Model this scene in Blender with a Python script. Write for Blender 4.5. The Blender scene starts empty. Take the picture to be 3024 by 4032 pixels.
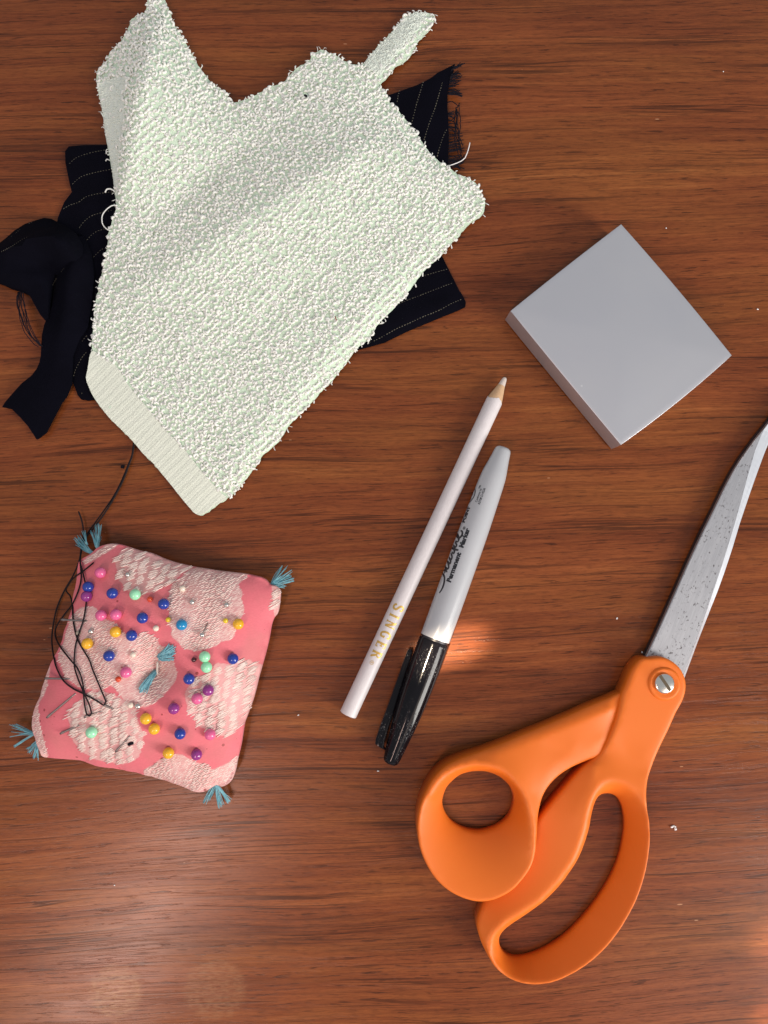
import bpy, bmesh, math, random
import numpy as np
from mathutils import Vector, Matrix, Euler
from mathutils.geometry import delaunay_2d_cdt

random.seed(7); RNG = np.random.default_rng(7)
SC = bpy.context.scene
COL = SC.collection
MM = 0.001

# ------------------------------------------------------------------ camera
F = 3046.0; CAM_H = 315.0                       # focal length in photo pixels, lens height above the table in mm
TX = math.atan((2190 - 2016) / F); TY = -math.atan((1512 - 1420) / F)
ROT = Euler((TX, TY, 0)).to_matrix()
cam = bpy.data.cameras.new("camera"); cam_o = bpy.data.objects.new("camera", cam); COL.objects.link(cam_o)
cam_o.location = (0, 0, CAM_H * MM); cam_o.rotation_euler = (TX, TY, 0)
cam.sensor_fit = 'VERTICAL'; cam.angle = 2 * math.atan(2016 / F)
cam.clip_start = 0.005; cam.clip_end = 20
SC.camera = cam_o

# ------------------------------------------------------------------ light
w = bpy.data.worlds.new("World"); SC.world = w; w.use_nodes = True
bg = w.node_tree.nodes["Background"]; bg.inputs[0].default_value = (0.86, 0.93, 1.0, 1); bg.inputs[1].default_value = 0.52

def area(name, loc, target, sx, sy, power, color):
    l = bpy.data.lights.new(name, 'AREA'); l.shape = 'RECTANGLE'; l.size = sx; l.size_y = sy; l.energy = power; l.color = color
    o = bpy.data.objects.new(name, l); COL.objects.link(o); o.location = loc
    o.rotation_euler = (Vector(target) - Vector(loc)).to_track_quat('-Z', 'Y').to_euler()
    return o
def spot(name, loc, target, size, power, color, blend):
    l = bpy.data.lights.new(name, 'SPOT'); l.energy = power; l.color = color; l.spot_size = size; l.spot_blend = blend; l.shadow_soft_size = 0.004
    o = bpy.data.objects.new(name, l); COL.objects.link(o); o.location = loc
    o.rotation_euler = (Vector(target) - Vector(loc)).to_track_quat('-Z', 'Y').to_euler()
    return o
area("window_light", (0.79, -0.53, 0.46), (0.0, -0.02, 0), 0.26, 0.56, 11.4, (1.0, 0.95, 0.89))
area("room_light", (-0.34, -0.57, 0.95), (-0.05, -0.1, 0), 0.06, 0.48, 5.0, (1.0, 0.68, 0.58))
area("corner_sheen_light", (0.62, -0.72, 0.95), (0.05, -0.1, 0), 0.45, 0.40, 1.5, (1.0, 0.80, 0.68))  # added dim lamp, lays a soft sheen over the lower right wood
SC.view_settings.view_transform = 'Standard'; SC.view_settings.look = 'None'
SC.view_settings.exposure = -0.10; SC.view_settings.gamma = 1.0
SC.cycles.max_bounces = 6

# ------------------------------------------------------------------ geometry helpers
RM = np.array(ROT)
def U(p, z=0.0):
    """photo pixels -> world mm on the level z (mm above the table)"""
    p = np.atleast_2d(np.asarray(p, float)); z = np.broadcast_to(np.asarray(z, float), (len(p),))
    d = np.stack([(p[:, 0] - 1512) / F, -(p[:, 1] - 2016) / F, -np.ones(len(p))], 1) @ RM.T
    t = (z - CAM_H) / d[:, 2]
    return d[:, :2] * t[:, None]
def U1(x, y, z=0.0):
    q = U([(x, y)], z)[0]; return np.array([q[0], q[1], z])
def crop(pts, ox, oy, s): return [(ox + s * a, oy + s * b) for a, b in pts]

def catmull(p, closed, step):
    p = np.asarray(p, float); n = len(p); out = []
    for i in range(n if closed else n - 1):
        if closed: a, b, c, d = p[(i - 1) % n], p[i], p[(i + 1) % n], p[(i + 2) % n]
        else: a, b, c, d = p[max(i - 1, 0)], p[i], p[i + 1], p[min(i + 2, n - 1)]
        k = max(1, int(round(np.linalg.norm((c - b)[:2]) / step)))
        for t in np.arange(k) / k:
            out.append(0.5 * (2 * b + (c - a) * t + (2 * a - 5 * b + 4 * c - d) * t * t + (3 * b - a - 3 * c + d) * t ** 3))
    if not closed: out.append(p[-1])
    return np.array(out)
def inside(poly, q):
    poly = np.asarray(poly); q = np.asarray(q); c = np.zeros(len(q), bool)
    x, y = q[:, 0], q[:, 1]; n = len(poly)
    for i in range(n):
        x0, y0 = poly[i]; x1, y1 = poly[(i + 1) % n]
        if y0 == y1: continue
        m = ((y0 > y) != (y1 > y)) & (x < (x1 - x0) * (y - y0) / (y1 - y0) + x0)
        c ^= m
    return c
def dist(poly, q, closed=True):
    poly = np.asarray(poly)[:, :2]; q = np.asarray(q)[:, :2]; best = np.full(len(q), 1e9); n = len(poly)
    for i in range(n if closed else n - 1):
        a = poly[i]; b = poly[(i + 1) % n]; ab = b - a; L = ab @ ab + 1e-12
        t = np.clip(((q - a) @ ab) / L, 0, 1)
        d = q - (a + t[:, None] * ab)
        best = np.minimum(best, (d * d).sum(1))
    return np.sqrt(best)
def area2(p): return 0.5 * np.sum(p[:, 0] * np.roll(p[:, 1], -1) - np.roll(p[:, 0], -1) * p[:, 1])

class Field:
    """height field in mm: relaxed between lines of known height"""
    def __init__(s, lines, step=1.0, pad=6, source=0.0, iters=3000, blur=2):
        al = np.concatenate([l for l in lines])
        s.o = al[:, :2].min(0) - pad; s.step = step
        n = np.ceil((al[:, :2].max(0) + pad - s.o) / step).astype(int) + 1
        z = np.full(n, al[:, 2].mean()); fix = np.zeros(n, bool); acc = np.zeros(n); cnt = np.zeros(n)
        for l in lines:
            for i in range(len(l) - 1):
                k = max(1, int(np.linalg.norm(l[i + 1] - l[i]) / (step * .5)))
                t = np.linspace(0, 1, k + 1)[:, None]; q = l[i] * (1 - t) + l[i + 1] * t
                ij = np.round((q[:, :2] - s.o) / step).astype(int)
                np.add.at(acc, (ij[:, 0], ij[:, 1]), q[:, 2]); np.add.at(cnt, (ij[:, 0], ij[:, 1]), 1)
        fix = cnt > 0; val = np.where(fix, acc / np.maximum(cnt, 1), 0); z[fix] = val[fix]
        for _ in range(iters):
            p = np.pad(z, 1, mode='edge')
            z = 0.25 * (p[:-2, 1:-1] + p[2:, 1:-1] + p[1:-1, :-2] + p[1:-1, 2:]) + source * step * step
            z[fix] = val[fix]
        for _ in range(blur):
            p = np.pad(z, 1, mode='edge')
            z = (p[:-2, 1:-1] + p[2:, 1:-1] + p[1:-1, :-2] + p[1:-1, 2:] + 4 * z) / 8
        s.z = z
    def __call__(s, q):
        g = (np.asarray(q)[:, :2] - s.o) / s.step
        i = np.clip(np.floor(g).astype(int), 0, np.array(s.z.shape) - 2); f = np.clip(g - i, 0, 1)
        a, b = i[:, 0], i[:, 1]; fx, fy = f[:, 0], f[:, 1]; z = s.z
        return (z[a, b] * (1 - fx) * (1 - fy) + z[a + 1, b] * fx * (1 - fy) + z[a, b + 1] * (1 - fx) * fy + z[a + 1, b + 1] * fx * fy)

def plan(outline, holes=(), step=2.0, rings=()):
    """triangulated plan of an outline with holes; returns points, triangles, boundary loops"""
    loops = [np.asarray(outline)[:, :2]] + [np.asarray(h)[:, :2] for h in holes]
    allb = np.concatenate(loops); lo, hi = allb.min(0), allb.max(0)
    def ok(q, m):
        k = inside(loops[0], q)
        for h in loops[1:]: k &= ~inside(h, q)
        q = q[k]
        if not len(q): return q
        d = np.min([dist(l, q) for l in loops], 0)
        return q[d > m]
    extra = []
    for r in rings:
        for li, l in enumerate(loops):
            t = np.roll(l, -1, 0) - np.roll(l, 1, 0); nrm = np.stack([-t[:, 1], t[:, 0]], 1); nrm /= np.linalg.norm(nrm, axis=1)[:, None] + 1e-9
            if area2(l) < 0: nrm = -nrm
            if li > 0: nrm = -nrm
            q = ok(l + nrm * r, r * 0.93)
            if len(q): extra.append(q)
    gx = np.arange(lo[0], hi[0], step); gy = np.arange(lo[1], hi[1], step * .866)
    X, Y = np.meshgrid(gx, gy); X = X + (np.arange(len(gy)) % 2)[:, None] * step / 2
    g = ok(np.stack([X.ravel(), Y.ravel()], 1), max([step * .55] + [r + step * .4 for r in rings]))
    pts = np.concatenate([allb] + extra + [g]); edges = []; k = 0; idx = []
    for l in loops:
        n = len(l); idx.append((k, n)); edges += [(k + i, k + (i + 1) % n) for i in range(n)]; k += n
    r = delaunay_2d_cdt([Vector(p) for p in pts], edges, [], 0, 1e-5)
    v = np.array([tuple(p) for p in r[0]]); tri = np.array([f for f in r[2] if len(f) == 3])
    c = v[tri].mean(1); keep = inside(loops[0], c)
    for h in loops[1:]: keep &= ~inside(h, c)
    tri = tri[keep]
    a = v[tri]; s = (a[:, 1, 0] - a[:, 0, 0]) * (a[:, 2, 1] - a[:, 0, 1]) - (a[:, 2, 0] - a[:, 0, 0]) * (a[:, 1, 1] - a[:, 0, 1])
    tri[s < 0] = tri[s < 0][:, ::-1]
    return v, tri, loops
def solid(v, tri, ztop, zbot):
    """closed shell between two heights over a plan"""
    n = len(v); top = np.column_stack([v, ztop]); bot = np.column_stack([v, np.minimum(zbot, ztop - 0.05)])
    cnt = {}
    for t in tri:
        for i in range(3):
            a, b = int(t[i]), int(t[(i + 1) % 3]); cnt[(a, b)] = 1
    walls = [(b, a, a + n, b + n) for (a, b) in cnt if (b, a) not in cnt]
    return np.concatenate([top, bot]), [tuple(t) for t in tri] + [tuple(int(i) + n for i in t[::-1]) for t in tri] + walls

# ------------------------------------------------------------------ object helpers
def base_of(o):
    p = Vector((0, 0, 0))
    while o is not None: p += o.location; o = o.parent
    return p
def mesh(name, verts_mm, faces, material, smooth=True):
    m = bpy.data.meshes.new(name)
    m.from_pydata([tuple(x) for x in np.asarray(verts_mm, float) * MM], [], [tuple(int(i) for i in f) for f in faces]); m.update()
    if material: m.materials.append(material)
    if smooth: m.polygons.foreach_set('use_smooth', [True] * len(m.polygons))
    return m
def link(name, me, parent=None, loc=None):
    o = bpy.data.objects.new(name, me); COL.objects.link(o)
    if parent is not None: o.parent = parent
    if loc is not None: o.location = loc
    return o
def obj(name, verts_mm, faces, material, parent=None, smooth=True, sharp=None, kind=None):
    """vertices in world mm; the object is placed under its parent"""
    b = np.array(base_of(parent)) / MM
    me = mesh(name, np.asarray(verts_mm, float) - b, faces, material, smooth)
    if sharp is not None: me.set_sharp_from_angle(angle=math.radians(sharp))
    o = link(name, me, parent)
    if kind: o['kind'] = kind
    return o
def thing(name, label, cat, at_mm, group=None):
    o = bpy.data.objects.new(name, None); COL.objects.link(o); o.empty_display_size = 0.005
    o.location = Vector([float(c) for c in at_mm]) * MM; tag(o, label, cat, group); return o
def tag(o, label, cat, group=None):
    o['label'] = label; o['category'] = cat
    if group: o['group'] = group
    return o
def tubes(lines, radius, sides=6, taper=None):
    """one vertex/face set holding a round tube along each polyline (world mm)"""
    V, Fc = [], []
    for li, l in enumerate(lines):
        l = np.asarray(l, float); n = len(l); r = radius[li] if hasattr(radius, '__len__') else radius
        T = np.gradient(l, axis=0); T /= np.linalg.norm(T, axis=1)[:, None] + 1e-9
        ref = np.array([0.13, 0.21, 1.0]); k0 = sum(map(len, V))
        ring = []
        for i in range(n):
            a = np.cross(T[i], ref); na = np.linalg.norm(a)
            a = a / na if na > 1e-4 else np.array([1.0, 0, 0]); b = np.cross(T[i], a)
            rr = r * (taper(i / max(n - 1, 1)) if taper else 1)
            th = np.arange(sides) * 2 * math.pi / sides
            ring.append(l[i] + rr * (np.cos(th)[:, None] * a + np.sin(th)[:, None] * b))
        V.append(np.concatenate(ring))
        for i in range(n - 1):
            for j in range(sides):
                a = k0 + i * sides + j; b = k0 + i * sides + (j + 1) % sides
                Fc.append((a, b, b + sides, a + sides))
        Fc.append(tuple(k0 + j for j in range(sides))[::-1]); Fc.append(tuple(k0 + (n - 1) * sides + j for j in range(sides)))
    return np.concatenate(V), Fc
def lathe(profile, A, d, n, up, seg=48):
    """profile (u, r) round the axis A + u*d ; n, up span the cross plane"""
    A, d, n, up = map(np.asarray, (A, d, n, up)); V = []; Fc = []
    th = np.arange(seg) * 2 * math.pi / seg
    for (u, r) in profile:
        V.append(A + d * u + r * (np.cos(th)[:, None] * n + np.sin(th)[:, None] * up))
    for i in range(len(profile) - 1):
        for j in range(seg):
            a = i * seg + j; b = i * seg + (j + 1) % seg
            Fc.append((a, b, b + seg, a + seg))
    Fc.append(tuple(range(seg))[::-1]); k = (len(profile) - 1) * seg; Fc.append(tuple(range(k, k + seg)))
    V = np.concatenate(V)
    c = V[list(Fc[0])].mean(0) - V.mean(0); q = V[list(Fc[len(Fc) // 2])]
    nn = np.cross(q[1] - q[0], q[2] - q[0]); ax = A + d * ((q.mean(0) - A) @ d)
    if nn @ (q.mean(0) - ax) < 0: Fc = [f[::-1] for f in Fc]
    return V, Fc
def ribbon(line, width):
    """flat stroke of given width along a 2-D polyline: points and quads (2-D)"""
    l = np.asarray(line, float); T = np.gradient(l, axis=0); T /= np.linalg.norm(T, axis=1)[:, None] + 1e-9
    N = np.stack([-T[:, 1], T[:, 0]], 1); wd = np.broadcast_to(np.asarray(width, float), (len(l),))[:, None] / 2
    n = len(l); v = np.concatenate([l + N * wd, l - N * wd])
    return v, [(i, i + n, i + n + 1, i + 1) for i in range(n - 1)]

# ------------------------------------------------------------------ material helpers
class NT:
    def __init__(s, name):
        s.m = bpy.data.materials.new(name); s.m.use_nodes = True; s.t = s.m.node_tree; s.b = s.t.nodes["Principled BSDF"]
        s.out = s.t.nodes["Material Output"]
    def new(s, typ, **kw):
        n = s.t.nodes.new(typ)
        for k, v in kw.items(): setattr(n, k, v)
        return n
    def put(s, sock, v):
        if isinstance(v, bpy.types.NodeSocket): s.t.links.new(v, sock)
        elif isinstance(v, (tuple, list)) and len(v) == 3 and sock.type == 'RGBA': sock.default_value = (*v, 1)
        else: sock.default_value = v
    def coord(s, scale=1000.0):
        t = s.new('ShaderNodeTexCoord'); return s.vm('SCALE', t.outputs['Object'], scale)
    def vm(s, op, a, b):
        n = s.new('ShaderNodeVectorMath', operation=op); s.put(n.inputs[0], a)
        if op == 'SCALE': s.put(n.inputs['Scale'], b)
        else: s.put(n.inputs[1], b)
        return n.outputs[0]
    def ma(s, op, a, b=0.0, c=None, clamp=False):
        n = s.new('ShaderNodeMath', operation=op, use_clamp=clamp); s.put(n.inputs[0], a); s.put(n.inputs[1], b)
        if c is not None: s.put(n.inputs[2], c)
        return n.outputs[0]
    def noise(s, vec, scale=1.0, detail=2.0, rough=0.5, dist=0.0):
        n = s.new('ShaderNodeTexNoise'); s.put(n.inputs['Vector'], vec); s.put(n.inputs['Scale'], scale); s.put(n.inputs['Detail'], detail)
        s.put(n.inputs['Roughness'], rough); s.put(n.inputs['Distortion'], dist); return n.outputs[0]
    def voro(s, vec, scale=1.0, feature='F1', rnd=1.0):
        n = s.new('ShaderNodeTexVoronoi', feature=feature); s.put(n.inputs['Vector'], vec); s.put(n.inputs['Scale'], scale); s.put(n.inputs['Randomness'], rnd); return n
    def ramp(s, f, stops, interp='LINEAR'):
        n = s.new('ShaderNodeValToRGB'); n.color_ramp.interpolation = interp; e = n.color_ramp.elements
        while len(e) < len(stops): e.new(0.5)
        for el, (p, c) in zip(e, stops): el.position = p; el.color = (*c, 1) if len(c) == 3 else c
        s.put(n.inputs[0], f); return n.outputs[0]
    def step(s, f, a, b):
        n = s.new('ShaderNodeMapRange', interpolation_type='SMOOTHSTEP'); s.put(n.inputs[0], f); s.put(n.inputs[1], a); s.put(n.inputs[2], b); return n.outputs[0]
    def mix(s, f, a, b, mode='MIX'):
        n = s.new('ShaderNodeMix', data_type='RGBA', blend_type=mode); s.put(n.inputs[0], f); s.put(n.inputs[6], a); s.put(n.inputs[7], b); return n.outputs[2]
    def bump(s, h, strength=0.3, dist=0.0005):
        n = s.new('ShaderNodeBump'); s.put(n.inputs['Height'], h); s.put(n.inputs['Strength'], strength); s.put(n.inputs['Distance'], dist)
        s.t.links.new(n.outputs[0], s.b.inputs['Normal'])
    def attr(s, name):
        return s.new('ShaderNodeAttribute', attribute_name=name).outputs['Fac']
    def set(s, **kw):
        for k, v in kw.items(): s.put(s.b.inputs[k.replace('_', ' ')], v)
        return s.m
def plain(name, col, rough=0.5, var=0.06, scale=0.3, **kw):
    n = NT(name); c = n.coord(); f = n.noise(c, scale, 3, .6)
    a = tuple(x * (1 - var) for x in col); b = tuple(min(1, x * (1 + var)) for x in col)
    n.set(Base_Color=n.mix(f, a, b), Roughness=rough, **kw); return n

# ------------------------------------------------------------------ materials
def wood():
    n = NT("teak_veneer"); c = n.coord()
    sep = n.new('ShaderNodeSeparateXYZ'); n.put(sep.inputs[0], c); x, y = sep.outputs[0], sep.outputs[1]
    low = n.noise(n.vm('MULTIPLY', c, (.0045, .011, 1)), 1, 2, .5)
    y1 = n.ma('ADD', n.ma('MULTIPLY_ADD', x, -.035, y), n.ma('MULTIPLY', n.ma('SUBTRACT', low, .5), 16))
    fine = n.noise(n.vm('MULTIPLY', c, (.03, .08, 1)), 1, 3, .6)
    y1 = n.ma('ADD', y1, n.ma('MULTIPLY', n.ma('SUBTRACT', fine, .5), 1.1))
    def v(sx, sy, off=0.0):
        k = n.new('ShaderNodeCombineXYZ'); n.put(k.inputs[0], n.ma('MULTIPLY', x, sx)); n.put(k.inputs[1], n.ma('MULTIPLY', y1, sy)); k.inputs[2].default_value = off
        return k.outputs[0]
    band = n.noise(v(.0030, .050), 1, 3, .6)
    strk = n.noise(v(.013, .42, 3.1), 1, 4, .68)
    fib = n.noise(v(.065, 1.25, 7.7), 1, 4, .66)
    f = n.ma('ADD', n.ma('MULTIPLY', band, .44), n.ma('ADD', n.ma('MULTIPLY', strk, .36), n.ma('MULTIPLY', fib, .25)))
    col = n.ramp(f, [(.38, (.098, .0222, .0072)), (.50, (.184, .0470, .0140)), (.60, (.246, .0680, .0195)), (.70, (.330, .1040, .0320))])
    # year lines: thin long dark streaks
    ring = n.noise(v(.0020, .13, 11.0), 1, 3, .62)
    line = n.ma('SUBTRACT', 1.0, n.step(n.ma('ABSOLUTE', n.ma('SUBTRACT', ring, .5)), 0.0, .020))
    line = n.ma('MULTIPLY', line, n.step(n.noise(v(.012, .11, 5), 1, 2, .5), .36, .62))
    line3 = n.ma('SUBTRACT', 1.0, n.step(n.ma('ABSOLUTE', n.ma('SINE', n.ma('MULTIPLY', ring, 95.0))), 0.0, .34))
    line3 = n.ma('MULTIPLY', n.ma('MULTIPLY', line3, .8), n.step(n.noise(v(.016, .2, 25), 1, 3, .6), .42, .60))
    line2 = n.ma('SUBTRACT', 1.0, n.step(n.ma('ABSOLUTE', n.ma('SUBTRACT', ring, .43)), 0.0, .012))
    line2 = n.ma('MULTIPLY', line2, n.step(n.noise(v(.02, .13, 15), 1, 2, .5), .45, .66))
    # open pores: short dark dashes gathered in the dark streaks
    por = n.noise(v(.085, 1.15, 21.0), 1, 3, .6)
    pm = n.ma('MULTIPLY', n.step(por, .575, .64), n.ma('ADD', .30, n.ma('MULTIPLY', n.step(strk, .60, .40), .65)))
    dark = n.ma('MAXIMUM', n.ma('MULTIPLY', n.ma('MAXIMUM', n.ma('MAXIMUM', line, line2), line3), .70), n.ma('MULTIPLY', pm, .72))
    grain = n.noise(v(.22, 2.1, 31.0), 1, 3, .65)
    col = n.mix(n.ma('MULTIPLY', n.step(grain, .46, .64), .30), col, (.050, .0145, .005))
    col = n.mix(dark, col, (.020, .0065, .0032))
    hue = n.noise(v(.006, .035, 61), 1, 3, .6)
    col = n.mix(n.ma('MULTIPLY', n.step(hue, .42, .64), .40), col, n.mix(1.0, col, (1.12, 1.42, 1.15), 'MULTIPLY'))
    # pale chips in the varnish
    fl = n.voro(v(.035, .16, 2.0), 1.0)
    sp = n.new('ShaderNodeSeparateXYZ'); n.put(sp.inputs[0], fl.outputs['Color'])
    chip = n.ma('MULTIPLY', n.ma('LESS_THAN', fl.outputs['Distance'], n.ma('MULTIPLY', sp.outputs[1], .048)), n.ma('GREATER_THAN', sp.outputs[0], .32))
    col = n.mix(n.ma('MULTIPLY', chip, .75), col, (.52, .27, .14))
    # two pale rings worn into the varnish
    for (px, py, r, k) in ((455, 3905, 11.5, .50), (845, 3895, 13.5, .30)):
        q = U1(px, py)
        d = n.vm('DISTANCE', c, (q[0], q[1], 0)); d = [nd for nd in n.t.nodes if nd.type == 'VECT_MATH'][-1].outputs['Value']
        d = n.ma('ADD', d, n.ma('MULTIPLY', n.ma('SUBTRACT', n.noise(n.vm('MULTIPLY', c, (.25, .4, 1)), 1, 3, .6), .5), 6))
        wear = n.ma('MULTIPLY', n.ma('SUBTRACT', 1.0, n.step(d, r * .72, r)), n.ma('MULTIPLY', n.step(n.noise(v(.35, 1.6, 41), 1, 3, .6), .30, .72), k))
        col = n.mix(wear, col, (.40, .21, .095))
    rough = n.ma('ADD', .17, n.ma('MULTIPLY', n.noise(v(.03, .12, 50), 1, 3, .6), .16))
    n.bump(n.ma('SUBTRACT', n.ma('MULTIPLY', fib, .25), dark), .22, .00012)
    return n.set(Base_Color=col, Roughness=rough, Specular_IOR_Level=.24)
M_WOOD = wood()

def fabric_navy():
    n = NT("navy_wool"); c = n.coord()
    tw = n.noise(n.vm('MULTIPLY', c, (2.2, 2.2, 1)), 1, 2, .5)
    n.bump(tw, .5, .0003)
    return n.set(Base_Color=n.mix(n.noise(c, .08, 3, .6), (.0014, .0014, .0032), (.0034, .0034, .0080)), Roughness=.95, Specular_IOR_Level=.06)
M_NAVY = fabric_navy()
M_PIN = plain("pale_stitch", (.11, .10, .072), .8, .2, 2.0).m
M_FRAY = plain("frayed_yarn", (.010, .009, .014), .9, .3, 1.0, Specular_IOR_Level=.1).m
M_BLACKTHREAD = plain("black_thread", (.010, .0065, .0085), .7, .3, 3.0, Specular_IOR_Level=.25).m

def towel_mat(name, a, b, ribs=False):
    n = NT(name); c = n.coord(); f = n.noise(c, .35, 4, .65)
    col = n.mix(f, a, b)
    h = n.noise(c, 2.2, 3, .6)
    if ribs:
        d = U([(368, 1420), (700, 1760)], 3); t = (d[1] - d[0]) / np.linalg.norm(d[1] - d[0])
        dp = n.new('ShaderNodeVectorMath', operation='DOT_PRODUCT'); n.put(dp.inputs[0], c); dp.inputs[1].default_value = (t[0], t[1], 0)
        q = n.ma('ADD', dp.outputs['Value'], n.ma('MULTIPLY', n.noise(c, .12, 2, .5), 1.6))
        wv = n.ma('SINE', n.ma('MULTIPLY', q, 2.1)); wv2 = n.ma('SINE', n.ma('MULTIPLY', q, 5.3))
        h = n.ma('ADD', n.ma('MULTIPLY', h, .8), n.ma('ADD', n.ma('MULTIPLY', wv, .14), n.ma('MULTIPLY', wv2, .07)))
    n.bump(h, .55, .0006)
    return n.set(Base_Color=col, Roughness=.95, Specular_IOR_Level=.1)
M_TBASE = towel_mat("towel_ground_weave", (.60, .76, .59), (.68, .82, .66))
M_TFLAT = towel_mat("towel_flat_weave", (.72, .80, .71), (.80, .855, .78))
M_TBAND = towel_mat("towel_border_weave", (.68, .735, .62), (.76, .80, .70), True)
M_LOOP = plain("terry_yarn", (.90, .92, .83), .9, .04, .5, Specular_IOR_Level=.1, Subsurface_Weight=.5, Subsurface_Radius=(1, 1, .9), Subsurface_Scale=.0016).m

def cushion_mat():
    n = NT("brocade"); c = n.coord()
    fd = n.attr("flower"); pt = n.attr("petal")
    fine = n.noise(n.vm('MULTIPLY', c, (.9, 2.6, 1)), 1, 3, .65)
    rot = n.new('ShaderNodeMapping'); n.put(rot.inputs[0], c); rot.inputs['Rotation'].default_value = (0, 0, math.radians(-24))
    rc = rot.outputs[0]
    flt = n.noise(n.vm('MULTIPLY', rc, (.55, 2.5, 1)), 1, 3, .6)       # the slanting silk floats
    edge = n.ma('ADD', fd, n.ma('MULTIPLY', n.ma('SUBTRACT', flt, .5), 2.0))
    mask = n.step(edge, -.18, .22)
    ve = n.voro(n.vm('MULTIPLY', n.vm('ADD', rc, n.vm('MULTIPLY', n.vm('SCALE', rc, 0.0), (0, 0, 0))), (.19, .30, 1)), 1.0, 'DISTANCE_TO_EDGE', .85)
    vein = n.ma('SUBTRACT', 1.0, n.step(n.ma('ADD', ve.outputs['Distance'], n.ma('MULTIPLY', n.ma('SUBTRACT', flt, .5), .34)), .0, .13))
    vein = n.ma('MULTIPLY', vein, pt)
    gaps = n.ma('MULTIPLY', n.step(flt, .47, .60), n.ma('SUBTRACT', .95, n.ma('MULTIPLY', pt, .55)))
    pink = n.mix(fine, (.62, .125, .155), (.80, .190, .225))
    silk = n.mix(n.noise(c, .12, 3, .6), (.66, .39, .36), (.82, .57, .52))
    silk = n.mix(n.ma('MULTIPLY', gaps, .85), silk, (.58, .235, .245))
    silk = n.mix(n.ma('MULTIPLY', pt, .55), silk, (.70, .27, .28))
    col = n.mix(mask, pink, silk)
    # pin holes and rust spots
    vo = n.voro(c, .22); sp = n.new('ShaderNodeSeparateXYZ'); n.put(sp.inputs[0], vo.outputs['Color'])
    spot_ = n.ma('MULTIPLY', n.ma('LESS_THAN', vo.outputs['Distance'], n.ma('MULTIPLY', sp.outputs[1], .15)), n.ma('GREATER_THAN', sp.outputs[0], .30))
    col = n.mix(n.ma('MULTIPLY', spot_, .8), col, (.26, .030, .028))
    dirt = n.step(n.noise(c, .045, 4, .6), .45, .68)
    col = n.mix(n.ma('MULTIPLY', dirt, .30), col, (.42, .17, .14))
    n.bump(n.ma('ADD', n.ma('MULTIPLY', mask, .4), n.ma('MULTIPLY', flt, .6)), .35, .0004)
    return n.set(Base_Color=col, Roughness=n.ma('SUBTRACT', .62, n.ma('MULTIPLY', mask, .12)), Specular_IOR_Level=.35, Sheen_Weight=.15)
M_CUSH = cushion_mat()
def tassel_mat():
    n = NT("turquoise_floss"); c = n.coord()
    return n.set(Base_Color=n.mix(n.noise(c, .45, 2, .5), (.055, .25, .34), (.30, .58, .63)), Roughness=.55, Specular_IOR_Level=.4)
M_TASSEL = tassel_mat()

M_PENCIL = NT("white_lacquer"); _c = M_PENCIL.coord()
_g = M_PENCIL.noise(M_PENCIL.vm('MULTIPLY', _c, (.35, .35, .35)), 1, 4, .65)
M_PENCIL.bump(_g, .12, .0004)
M_PENCIL = M_PENCIL.set(Base_Color=M_PENCIL.mix(_g, (.60, .565, .57), (.69, .66, .665)), Roughness=.42, Specular_IOR_Level=.4)
M_PWOOD = NT("cedar"); _c = M_PWOOD.coord()
M_PWOOD = M_PWOOD.set(Base_Color=M_PWOOD.mix(M_PWOOD.noise(M_PWOOD.vm('MULTIPLY', _c, (2.2, .5, 1)), 1, 3, .6), (.50, .30, .155), (.70, .48, .29)), Roughness=.7)
M_LEAD = plain("white_chalk_lead", (.64, .56, .50), .6, .12, 1.5).m
M_GOLD = plain("gold_foil", (.56, .35, .085), .40, .2, 1.0, Metallic=.35).m
M_BARREL = plain("grey_marker_plastic", (.43, .445, .465), .24, .02, .05, Specular_IOR_Level=.5, Coat_Weight=.3).m
def cap_mat():
    n = NT("black_cap_plastic"); c = n.coord()
    s = n.noise(c, 1.5, 4, .75); m = n.step(s, .585, .64)
    m = n.ma('MULTIPLY', m, n.step(n.noise(c, .10, 2, .5), .47, .62))
    n.bump(m, .3, .0001)
    return n.set(Base_Color=n.mix(n.ma('MULTIPLY', m, .7), (.0055, .0048, .0065), (.22, .22, .22)), Roughness=n.ma('ADD', .10, n.ma('MULTIPLY', m, .35)), Specular_IOR_Level=.20)
M_CAP = cap_mat()
M_INK = plain("black_print", (.012, .011, .016), .4, .2, 1.0).m
def silver_card():
    n = NT("silver_card"); c = n.coord()
    f = n.noise(c, .035, 3, .55); g = n.noise(c, 3.0, 2, .5)
    n.bump(g, .06, .0002)
    ck = n.voro(c, .07); sp = n.new('ShaderNodeSeparateXYZ'); n.put(sp.inputs[0], ck.outputs['Color'])
    nick = n.ma('MULTIPLY', n.ma('LESS_THAN', ck.outputs['Distance'], .03), n.ma('GREATER_THAN', sp.outputs[0], .6))
    col = n.mix(f, (.52, .525, .565), (.57, .567, .585)); col = n.mix(n.ma('MULTIPLY', nick, .6), col, (.75, .75, .75))
    return n.set(Base_Color=col, Metallic=.70, Roughness=.44, Specular_IOR_Level=.45)
M_SILVER = silver_card()
def orange():
    n = NT("orange_handle_plastic"); c = n.coord()
    g = n.noise(c, 2.5, 3, .6); n.bump(g, .08, .0002)
    return n.set(Base_Color=n.mix(n.noise(c, .03, 2, .5), (.71, .150, .011), (.77, .170, .014)), Roughness=.50, Specular_IOR_Level=.36, Subsurface_Weight=.08, Subsurface_Radius=(1, .35, .1), Subsurface_Scale=.002)
M_ORANGE = orange()
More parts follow.
